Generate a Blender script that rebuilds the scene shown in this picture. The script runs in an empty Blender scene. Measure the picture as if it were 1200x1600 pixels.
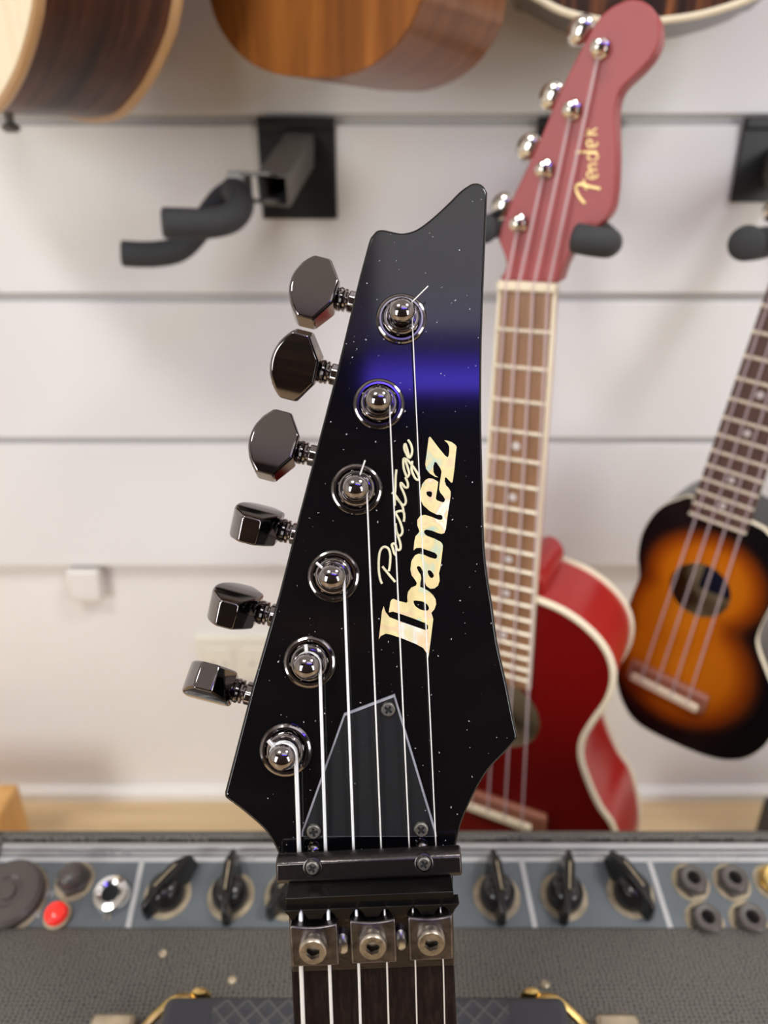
import bpy, bmesh, math, random
from mathutils import Vector, Matrix
from mathutils.geometry import tessellate_polygon
random.seed(7)
V = Vector
PI = math.pi
SC = bpy.context.scene
COL = SC.collection

# ---------------------------------------------------------------- camera
CAM_H = 1.0
PITCH = math.radians(24)
FPX = 1155.0
CAM = V((0, 0, CAM_H))
RT = V((1, 0, 0))
UP = V((0, math.sin(PITCH), math.cos(PITCH)))
FW = V((0, math.cos(PITCH), -math.sin(PITCH)))
cd = bpy.data.cameras.new('camera')
cam = bpy.data.objects.new('camera', cd)
COL.objects.link(cam)
cam.matrix_world = Matrix.Translation(CAM) @ Matrix((RT, UP, -FW)).transposed().to_4x4()
cd.sensor_fit = 'VERTICAL'
cd.sensor_height = 36
cd.lens = 36 * FPX / 1600
cd.clip_start = 0.01
cd.dof.use_dof = True
cd.dof.focus_distance = 0.197
cd.dof.aperture_fstop = 10.0
SC.camera = cam

# ---------------------------------------------------------------- light
w = bpy.data.worlds.new('world')
SC.world = w
w.use_nodes = True
w.node_tree.nodes['Background'].inputs[0].default_value = (1.0, 0.95, 0.9, 1)
w.node_tree.nodes['Background'].inputs[1].default_value = 0.0


def area(name, loc, target, sx, sy, power, color=(1, 1, 1), spread=180):
    l = bpy.data.lights.new(name, 'AREA')
    l.shape = 'RECTANGLE'
    l.size, l.size_y = sx, sy
    l.energy = power
    l.color = color
    l.spread = math.radians(spread)
    o = bpy.data.objects.new(name, l)
    COL.objects.link(o)
    o.location = loc
    d = (V(target) - V(loc))
    o.rotation_euler = d.to_track_quat('-Z', 'Y').to_euler()
    return o


area('ceiling_light', (0.85, -1.49, CAM_H + 1.93), (0.85, -1.49, 0), 1.76, 0.70, 2.9, (1, 1, 1))
area('ceiling_light', (-0.75, -0.75, CAM_H + 1.93), (-0.60, -0.3, 0), 0.6, 0.6, 24, (1, 1.0, 0.97))
area('ceiling_light', (1.25, -0.35, CAM_H + 1.93), (1.0, 0.0, 0), 0.6, 0.6, 24, (1, 1.0, 0.97))
area('front_fill_light', (-1.45, -1.95, CAM_H + 0.25), (-0.3, 0.6, CAM_H - 0.1), 1.3, 1.5, 36, (0.98, 1.0, 1.0))  # unseen fill added behind the camera to lift the dark upper wall
area('front_fill_light', (1.75, -1.95, CAM_H + 0.25), (0.4, 0.6, CAM_H - 0.1), 1.0, 1.5, 24, (0.98, 1.0, 1.0))  # matching added fill on the right
for k, wt in enumerate((1.0, 0.9, 0.66, 0.42, 0.25)):
    area('cornice_led_strip', (0.85, -1.97, CAM_H + 1.745 + 0.04 * k), (0.85, 0, CAM_H + 1.76 + 0.04 * k), 1.84, 0.04, 1.6 * wt, (0.12, 0.075, 1.0))
SC.view_settings.view_transform = 'Standard'
SC.view_settings.look = 'None'
SC.view_settings.exposure = 0.60
SC.view_settings.gamma = 1.0
SC.view_settings.use_curve_mapping = False
SC.cycles.use_denoising = True
SC.cycles.max_bounces = 10
SC.cycles.sample_clamp_indirect = 8.0
SC.cycles.caustics_reflective = False
SC.cycles.caustics_refractive = False


# ---------------------------------------------------------------- frames
def ray(px, py):
    return FW + RT * ((px - 600) / FPX) + UP * ((800 - py) / FPX)


def hit(px, py, p0, n):
    r = ray(px, py)
    return CAM + r * ((V(p0) - CAM).dot(n) / r.dot(n))


class Fr:
    """A place in the world: origin and axes."""
    def __init__(s, o, x, y, z):
        s.o, s.x, s.y, s.z = V(o), V(x), V(y), V(z)
        s.m = Matrix.Translation(s.o) @ Matrix((s.x, s.y, s.z)).transposed().to_4x4()

    def loc(s, px, py, h=0.0):
        q = hit(px, py, s.o + s.z * h, s.z) - s.o
        return V((q.dot(s.x), q.dot(s.y), h))

    def l2(s, px, py, h=0.0):
        q = s.loc(px, py, h)
        return (q.x, q.y)

    def w(s, p):
        return s.m @ V(p)


WORLD = Fr((0, 0, 0), (1, 0, 0), (0, 1, 0), (0, 0, 1))


# ---------------------------------------------------------------- geometry
class G:
    def __init__(s):
        s.v, s.f = [], []

    def add(s, vs, fs, m=None):
        b = len(s.v)
        s.v += [(m @ V(p)) if m else V(p) for p in vs]
        s.f += [tuple(i + b for i in f) for f in fs]
        return s

    def prism(s, outline, z0, z1, holes=(), m=None):
        loops = [list(outline)] + [list(h) for h in holes]
        flat = [p for l in loops for p in l]
        n = len(flat)
        vs = [(p[0], p[1], z0) for p in flat] + [(p[0], p[1], z1) for p in flat]
        fs = []
        if holes:
            tris = tessellate_polygon([[V((p[0], p[1], 0)) for p in l] for l in loops])
            for t in tris:
                a, b, c = [V(flat[i]) for i in t]
                cr = (b.x - a.x) * (c.y - a.y) - (b.y - a.y) * (c.x - a.x)
                t = tuple(t) if cr > 0 else tuple(reversed(t))
                fs.append(tuple(i + n for i in t))
                fs.append(tuple(reversed(t)))
        else:
            ar = sum(flat[i][0] * flat[(i + 1) % n][1] - flat[(i + 1) % n][0] * flat[i][1] for i in range(n))
            ids = list(range(n)) if ar > 0 else list(range(n - 1, -1, -1))
            fs.append(tuple(i + n for i in ids))
            fs.append(tuple(reversed(ids)))
        o = 0
        for li, l in enumerate(loops):
            k = len(l)
            ar = sum(l[i][0] * l[(i + 1) % k][1] - l[(i + 1) % k][0] * l[i][1] for i in range(k))
            flip = (ar < 0) != (li > 0)
            for i in range(k):
                j = (i + 1) % k
                q = (o + i, o + j, o + j + n, o + i + n)
                fs.append(tuple(reversed(q)) if flip else q)
            o += k
        return s.add(vs, fs, m)

    def box(s, c, sz, m=None):
        x, y, z = sz[0] / 2, sz[1] / 2, sz[2] / 2
        vs = [(c[0] + a * x, c[1] + b * y, c[2] + d * z) for d in (-1, 1) for b in (-1, 1) for a in (-1, 1)]
        return s.add(vs, [(0, 2, 3, 1), (4, 5, 7, 6), (0, 1, 5, 4), (2, 6, 7, 3), (0, 4, 6, 2), (1, 3, 7, 5)], m)

    def lathe(s, prof, seg=32, m=None, cap=True):
        vs, fs = [], []
        k = len(prof)
        for r, z in prof:
            for i in range(seg):
                a = 2 * PI * i / seg
                vs.append((r * math.cos(a), r * math.sin(a), z))
        for j in range(k - 1):
            for i in range(seg):
                i2 = (i + 1) % seg
                fs.append((j * seg + i, j * seg + i2, (j + 1) * seg + i2, (j + 1) * seg + i))
        if cap:
            fs.append(tuple(range(seg - 1, -1, -1)))
            fs.append(tuple((k - 1) * seg + i for i in range(seg)))
        return s.add(vs, fs, m)

    def tube(s, pts, r, seg=10, cap=True, closed=False, flat=None):
        pts = [V(p) for p in pts]
        n = len(pts)
        rs = r if isinstance(r, (list, tuple)) else [r] * n
        vs, fs = [], []
        prev = None
        for i in range(n):
            if closed:
                t = pts[(i + 1) % n] - pts[i - 1]
            else:
                t = pts[min(i + 1, n - 1)] - pts[max(i - 1, 0)]
            t.normalize()
            if flat is not None:
                side = t.cross(V(flat)).normalized()
                up = V(flat)
            else:
                if prev is None:
                    a = V((0, 0, 1)) if abs(t.z) < 0.9 else V((1, 0, 0))
                    side = t.cross(a).normalized()
                else:
                    side = (prev - t * prev.dot(t)).normalized()
                up = side.cross(t)
                prev = side
            for k in range(seg):
                a = 2 * PI * k / seg
                vs.append(pts[i] + side * (rs[i] * math.cos(a)) + up * (rs[i] * math.sin(a)))
        m = n if closed else n - 1
        for i in range(m):
            i2 = (i + 1) % n
            for k in range(seg):
                k2 = (k + 1) % seg
                fs.append((i * seg + k, i2 * seg + k, i2 * seg + k2, i * seg + k2))
        if cap and not closed:
            fs.append(tuple(range(seg)))
            fs.append(tuple((n - 1) * seg + k for k in range(seg - 1, -1, -1)))
        return s.add(vs, fs)


def circle(cx, cy, r, n=32, ph=0.0, ry=None):
    ry = ry or r
    return [(cx + r * math.cos(2 * PI * i / n + ph), cy + ry * math.sin(2 * PI * i / n + ph)) for i in range(n)]


def spline(pts, sub=5, closed=False):
    pts = [V(p) for p in pts]
    n = len(pts)
    out = []
    rng = range(n if closed else n - 1)
    for i in rng:
        p1, p2 = pts[i], pts[(i + 1) % n]
        p0 = pts[i - 1] if (closed or i > 0) else p1 * 2 - p2
        p3 = pts[(i + 2) % n] if (closed or i < n - 2) else p2 * 2 - p1
        for k in range(sub):
            t = k / sub
            out.append(0.5 * ((2 * p1) + (p2 - p0) * t + (2 * p0 - 5 * p1 + 4 * p2 - p3) * t * t
                              + (3 * p1 - p0 - 3 * p2 + p3) * t ** 3))
    if not closed:
        out.append(pts[-1])
    return out


def T(x, y, z):
    return Matrix.Translation((x, y, z))


def axes(o, zdir, xhint=(1, 0, 0)):
    z = V(zdir).normalized()
    x = V(xhint)
    x = (x - z * x.dot(z)).normalized()
    y = z.cross(x)
    return Matrix.Translation(o) @ Matrix((x, y, z)).transposed().to_4x4()


# ---------------------------------------------------------------- objects
ROOTM = {}


def thing(name, label, cat, fr, group=None):
    o = bpy.data.objects.new(name, None)
    COL.objects.link(o)
    o.empty_display_size = 0.02
    o.matrix_world = fr.m
    ROOTM[o.name] = fr.m
    o['label'] = label
    o['category'] = cat
    if group:
        o['group'] = group
    return o


def tag(o, label, cat, group=None):
    o['label'] = label
    o['category'] = cat
    if group:
        o['group'] = group
    return o


def obj(name, g, mat, parent=None, fr=None, bevel=0, sharp=35, seg=2, label=None):
    """links the shape as one mesh object; the shape is written in fr, a child lives in its root's space"""
    fr = fr or WORLD
    if parent:
        rm = ROOTM[parent.name]
        m = rm.inverted() @ fr.m
    else:
        rm = fr.m
        m = Matrix.Identity(4)
    me = bpy.data.meshes.new(name)
    me.from_pydata([m @ v for v in g.v], [], g.f)
    me.validate()
    me.update()
    for p in me.polygons:
        p.use_smooth = True
    me.set_sharp_from_angle(angle=math.radians(sharp))
    me.materials.append(mat)
    o = bpy.data.objects.new(name, me)
    COL.objects.link(o)
    ROOTM[o.name] = rm
    if parent:
        o.parent = parent
    else:
        o.matrix_world = fr.m
    if bevel:
        b = o.modifiers.new('bevel', 'BEVEL')
        b.width = bevel
        b.segments = seg
        b.limit_method = 'ANGLE'
        b.angle_limit = math.radians(40)
        b.harden_normals = False
    if label:
        o['label'] = label
    return o


def struct(name, g, mat, bevel=0):
    o = obj(name, g, mat, bevel=bevel)
    o['kind'] = 'structure'
    return o


def text(name, s, size, mat, parent, fr, pos, rot=0.0, depth=0.0002, sx=1.0):
    c = bpy.data.curves.new(name, 'FONT')
    c.body = s
    c.size = size
    c.align_x = 'CENTER'
    c.align_y = 'CENTER'
    c.extrude = depth / 2
    o = bpy.data.objects.new(name, c)
    COL.objects.link(o)
    dg = bpy.context.evaluated_depsgraph_get()
    me = bpy.data.meshes.new_from_object(o.evaluated_get(dg))
    g = G()
    m = T(*pos) @ Matrix.Rotation(rot, 4, 'Z') @ Matrix.Diagonal((sx, 1, 1, 1))
    g.add([v.co.copy() for v in me.vertices], [tuple(p.vertices) for p in me.polygons], m)
    bpy.data.objects.remove(o)
    bpy.data.curves.remove(c)
    bpy.data.meshes.remove(me)
    return obj(name, g, mat, parent, fr)


# ---------------------------------------------------------------- materials
def new_mat(name):
    m = bpy.data.materials.new(name)
    m.use_nodes = True
    nt = m.node_tree
    return m, nt, nt.nodes['Principled BSDF']


def mat(name, col, rough=0.5, metal=0.0, coat=0.0, spec=0.5, bump=0.0, bscale=400, emit=None, vary=0.0, vscale=30):
    m, nt, b = new_mat(name)
    b.inputs['Base Color'].default_value = (*col, 1)
    b.inputs['Roughness'].default_value = rough
    b.inputs['Metallic'].default_value = metal
    b.inputs['Coat Weight'].default_value = coat
    b.inputs['Coat Roughness'].default_value = 0.05
    b.inputs['Specular IOR Level'].default_value = spec
    tc = nt.nodes.new('ShaderNodeTexCoord')
    if vary:
        n = nt.nodes.new('ShaderNodeTexNoise')
        n.inputs['Scale'].default_value = vscale
        n.inputs['Detail'].default_value = 4
        nt.links.new(tc.outputs['Object'], n.inputs['Vector'])
        r = nt.nodes.new('ShaderNodeValToRGB')
        r.color_ramp.elements[0].position = 0.3
        r.color_ramp.elements[1].position = 0.7
        r.color_ramp.elements[0].color = (*[c * (1 - vary) for c in col], 1)
        r.color_ramp.elements[1].color = (*[min(1, c * (1 + vary)) for c in col], 1)
        nt.links.new(n.outputs['Fac'], r.inputs['Fac'])
        nt.links.new(r.outputs['Color'], b.inputs['Base Color'])
    if bump:
        n = nt.nodes.new('ShaderNodeTexNoise')
        n.inputs['Scale'].default_value = bscale
        nt.links.new(tc.outputs['Object'], n.inputs['Vector'])
        bp = nt.nodes.new('ShaderNodeBump')
        bp.inputs['Strength'].default_value = bump
        bp.inputs['Distance'].default_value = 0.0005
        nt.links.new(n.outputs['Fac'], bp.inputs['Height'])
        nt.links.new(bp.outputs['Normal'], b.inputs['Normal'])
    if emit:
        b.inputs['Emission Color'].default_value = (*col, 1)
        b.inputs['Emission Strength'].default_value = emit
    return m


def wood(name, cols, scale=(60, 60, 4), rough=0.35, coat=0.3, detail=6, dist=0.6, spec=0.5):
    """stripes of grain: stretched noise through a colour ramp"""
    m, nt, b = new_mat(name)
    tc = nt.nodes.new('ShaderNodeTexCoord')
    mp = nt.nodes.new('ShaderNodeMapping')
    mp.inputs['Scale'].default_value = scale
    n = nt.nodes.new('ShaderNodeTexNoise')
    n.inputs['Scale'].default_value = 1.0
    n.inputs['Detail'].default_value = detail
    n.inputs['Roughness'].default_value = 0.6
    n.inputs['Distortion'].default_value = dist
    r = nt.nodes.new('ShaderNodeValToRGB')
    els = r.color_ramp.elements
    while len(els) < len(cols):
        els.new(0.5)
    for i, c in enumerate(cols):
        els[i].position = 0.28 + 0.44 * i / (len(cols) - 1)
        els[i].color = (*c, 1)
    nt.links.new(tc.outputs['Object'], mp.inputs['Vector'])
    nt.links.new(mp.outputs['Vector'], n.inputs['Vector'])
    nt.links.new(n.outputs['Fac'], r.inputs['Fac'])
    nt.links.new(r.outputs['Color'], b.inputs['Base Color'])
    b.inputs['Roughness'].default_value = rough
    b.inputs['Coat Weight'].default_value = coat
    b.inputs['Coat Roughness'].default_value = 0.1
    b.inputs['Specular IOR Level'].default_value = spec
    return m


def specks(nt, b, base, speck=(0.5, 0.5, 0.52), scale=500, size=0.07, share=0.3, rough=0.05):
    """small dust grains lying on a glossy finish"""
    tc = nt.nodes.new('ShaderNodeTexCoord')
    vo = nt.nodes.new('ShaderNodeTexVoronoi')
    vo.inputs['Scale'].default_value = scale
    wn = nt.nodes.new('ShaderNodeTexNoise')
    wn.inputs['Scale'].default_value = scale * 3
    ad = nt.nodes.new('ShaderNodeMix')
    ad.data_type = 'VECTOR'
    ad.inputs['Factor'].default_value = 0.0012
    nt.links.new(tc.outputs['Object'], ad.inputs['A'])
    nt.links.new(wn.outputs['Color'], ad.inputs['B'])
    nt.links.new(tc.outputs['Object'], wn.inputs['Vector'])
    nt.links.new(ad.outputs['Result'], vo.inputs['Vector'])
    lt = nt.nodes.new('ShaderNodeMath')
    lt.operation = 'LESS_THAN'
    sep = nt.nodes.new('ShaderNodeSeparateColor')
    nt.links.new(vo.outputs['Color'], sep.inputs['Color'])
    mul = nt.nodes.new('ShaderNodeMath')
    mul.operation = 'MULTIPLY'
    nt.links.new(sep.outputs['Green'], mul.inputs[0])
    mul.inputs[1].default_value = size * 1.6
    nt.links.new(vo.outputs['Distance'], lt.inputs[0])
    nt.links.new(mul.outputs[0], lt.inputs[1])
    l2 = nt.nodes.new('ShaderNodeMath')
    l2.operation = 'LESS_THAN'
    nt.links.new(sep.outputs['Red'], l2.inputs[0])
    l2.inputs[1].default_value = share
    mm = nt.nodes.new('ShaderNodeMath')
    mm.operation = 'MULTIPLY'
    nt.links.new(lt.outputs[0], mm.inputs[0])
    nt.links.new(l2.outputs[0], mm.inputs[1])
    mx = nt.nodes.new('ShaderNodeMix')
    mx.data_type = 'RGBA'
    mx.inputs['A'].default_value = (*base, 1)
    mx.inputs['B'].default_value = (*speck, 1)
    nt.links.new(mm.outputs[0], mx.inputs['Factor'])
    nt.links.new(mx.outputs['Result'], b.inputs['Base Color'])
    mr = nt.nodes.new('ShaderNodeMath')
    mr.operation = 'MULTIPLY_ADD'
    nt.links.new(mm.outputs[0], mr.inputs[0])
    mr.inputs[1].default_value = 0.8
    mr.inputs[2].default_value = rough
    nt.links.new(mr.outputs[0], b.inputs['Roughness'])


def lacquer(name, base, rough=0.05, share=0.3, size=0.07, spec=0.6):
    m, nt, b = new_mat(name)
    specks(nt, b, base, share=share, size=size, rough=rough)
    b.inputs['Specular IOR Level'].default_value = spec
    return m


def pearl(name):
    m, nt, b = new_mat(name)
    tc = nt.nodes.new('ShaderNodeTexCoord')
    n = nt.nodes.new('ShaderNodeTexNoise')
    n.inputs['Scale'].default_value = 95
    n.inputs['Detail'].default_value = 2
    n.inputs['Distortion'].default_value = 1.5
    nt.links.new(tc.outputs['Object'], n.inputs['Vector'])
    r = nt.nodes.new('ShaderNodeValToRGB')
    e = r.color_ramp.elements
    cols = [(0.32, (0.42, 0.62, 0.54)), (0.42, (0.76, 0.62, 0.30)), (0.5, (0.78, 0.68, 0.36)), (0.58, (0.78, 0.56, 0.34)),
            (0.65, (0.82, 0.80, 0.72)), (0.74, (0.78, 0.70, 0.42))]
    while len(e) < len(cols):
        e.new(0.5)
    for i, (p, c) in enumerate(cols):
        e[i].position = p
        e[i].color = (*c, 1)
    nt.links.new(n.outputs['Fac'], r.inputs['Fac'])
    nt.links.new(r.outputs['Color'], b.inputs['Base Color'])
    b.inputs['Roughness'].default_value = 0.3
    return m


def tolex(name):
    m, nt, b = new_mat(name)
    tc = nt.nodes.new('ShaderNodeTexCoord')
    n = nt.nodes.new('ShaderNodeTexNoise')
    n.inputs['Scale'].default_value = 60
    mx = nt.nodes.new('ShaderNodeMix')
    mx.data_type = 'VECTOR'
    mx.inputs['Factor'].default_value = 0.002
    nt.links.new(tc.outputs['Object'], mx.inputs['A'])
    nt.links.new(n.outputs['Color'], mx.inputs['B'])
    nt.links.new(tc.outputs['Object'], n.inputs['Vector'])
    mp = nt.nodes.new('ShaderNodeMapping')
    mp.inputs['Scale'].default_value = (430, 560, 520)
    nt.links.new(mx.outputs['Result'], mp.inputs['Vector'])
    vo = nt.nodes.new('ShaderNodeTexVoronoi')
    vo.voronoi_dimensions = '2D'
    vo.feature = 'DISTANCE_TO_EDGE'
    vo.inputs['Scale'].default_value = 1
    vo.inputs['Randomness'].default_value = 0.55
    nt.links.new(mp.outputs['Vector'], vo.inputs['Vector'])
    r = nt.nodes.new('ShaderNodeValToRGB')
    r.color_ramp.elements[0].position = 0.02
    r.color_ramp.elements[0].color = (0.20, 0.183, 0.152, 1)
    r.color_ramp.elements[1].position = 0.2
    r.color_ramp.elements[1].color = (0.036, 0.033, 0.031, 1)
    nt.links.new(vo.outputs['Distance'], r.inputs['Fac'])
    nt.links.new(r.outputs['Color'], b.inputs['Base Color'])
    bp = nt.nodes.new('ShaderNodeBump')
    bp.inputs['Strength'].default_value = 0.5
    bp.inputs['Distance'].default_value = 0.0006
    nt.links.new(vo.outputs['Distance'], bp.inputs['Height'])
    nt.links.new(bp.outputs['Normal'], b.inputs['Normal'])
    b.inputs['Roughness'].default_value = 0.6
    return m


def sunburst(name, *rounds):
    """amber middle, black rim: a blend over two overlapping rounds (upper and lower bout)"""
    m, nt, b = new_mat(name)
    tc = nt.nodes.new('ShaderNodeTexCoord')
    outs = []
    for c, r in rounds:
        s = nt.nodes.new('ShaderNodeVectorMath')
        s.operation = 'SUBTRACT'
        nt.links.new(tc.outputs['Object'], s.inputs[0])
        s.inputs[1].default_value = (c[0], c[1], 0)
        d = nt.nodes.new('ShaderNodeVectorMath')
        d.operation = 'DIVIDE'
        nt.links.new(s.outputs[0], d.inputs[0])
        d.inputs[1].default_value = (r[0], r[1], 1e3)
        l = nt.nodes.new('ShaderNodeVectorMath')
        l.operation = 'LENGTH'
        nt.links.new(d.outputs[0], l.inputs[0])
        outs.append(l.outputs['Value'])
    mn = nt.nodes.new('ShaderNodeMath')
    mn.operation = 'SMOOTH_MIN'
    mn.inputs[2].default_value = 0.25
    nt.links.new(outs[0], mn.inputs[0])
    nt.links.new(outs[1], mn.inputs[1])
    for o_ in outs[2:]:
        m2 = nt.nodes.new('ShaderNodeMath')
        m2.operation = 'SMOOTH_MIN'
        m2.inputs[2].default_value = 0.15
        nt.links.new(mn.outputs[0], m2.inputs[0])
        nt.links.new(o_, m2.inputs[1])
        mn = m2
    r = nt.nodes.new('ShaderNodeValToRGB')
    e = r.color_ramp.elements
    cols = [(0.0, (0.74, 0.23, 0.008)), (0.55, (0.62, 0.16, 0.004)), (0.72, (0.30, 0.055, 0.003)), (0.88, (0.03, 0.008, 0.004)),
            (0.95, (0.004, 0.003, 0.004))]
    while len(e) < len(cols):
        e.new(0.5)
    for i, (p, c) in enumerate(cols):
        e[i].position = p
        e[i].color = (*c, 1)
    nt.links.new(mn.outputs[0], r.inputs['Fac'])
    nt.links.new(r.outputs['Color'], b.inputs['Base Color'])
    b.inputs['Roughness'].default_value = 0.25
    b.inputs['Specular IOR Level'].default_value = 0.25
    return m


def glassy(name, col, alpha):
    m, nt, b = new_mat(name)
    b.inputs['Base Color'].default_value = (*col, 1)
    b.inputs['Roughness'].default_value = 0.3
    b.inputs['Alpha'].default_value = alpha
    return m


def rubber_diamond(name):
    m, nt, b = new_mat(name)
    tc = nt.nodes.new('ShaderNodeTexCoord')
    mp = nt.nodes.new('ShaderNodeMapping')
    mp.inputs['Rotation'].default_value = (0, 0, math.radians(45))
    mp.inputs['Scale'].default_value = (160, 160, 0)
    nt.links.new(tc.outputs['Object'], mp.inputs['Vector'])
    ck = nt.nodes.new('ShaderNodeTexVoronoi')
    ck.feature = 'F1'
    ck.distance = 'CHEBYCHEV'
    ck.inputs['Scale'].default_value = 1
    ck.inputs['Randomness'].default_value = 0
    nt.links.new(mp.outputs['Vector'], ck.inputs['Vector'])
    r = nt.nodes.new('ShaderNodeValToRGB')
    r.color_ramp.elements[0].position = 0.40
    r.color_ramp.elements[0].color = (0.035, 0.036, 0.042, 1)
    r.color_ramp.elements[1].position = 0.5
    r.color_ramp.elements[1].color = (0.10, 0.093, 0.082, 1)
    nt.links.new(ck.outputs['Distance'], r.inputs['Fac'])
    nt.links.new(r.outputs['Color'], b.inputs['Base Color'])
    bp = nt.nodes.new('ShaderNodeBump')
    bp.inputs['Strength'].default_value = 0.6
    bp.inputs['Distance'].default_value = 0.001
    nt.links.new(ck.outputs['Distance'], bp.inputs['Height'])
    nt.links.new(bp.outputs['Normal'], b.inputs['Normal'])
    b.inputs['Roughness'].default_value = 0.55
    return m


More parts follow.
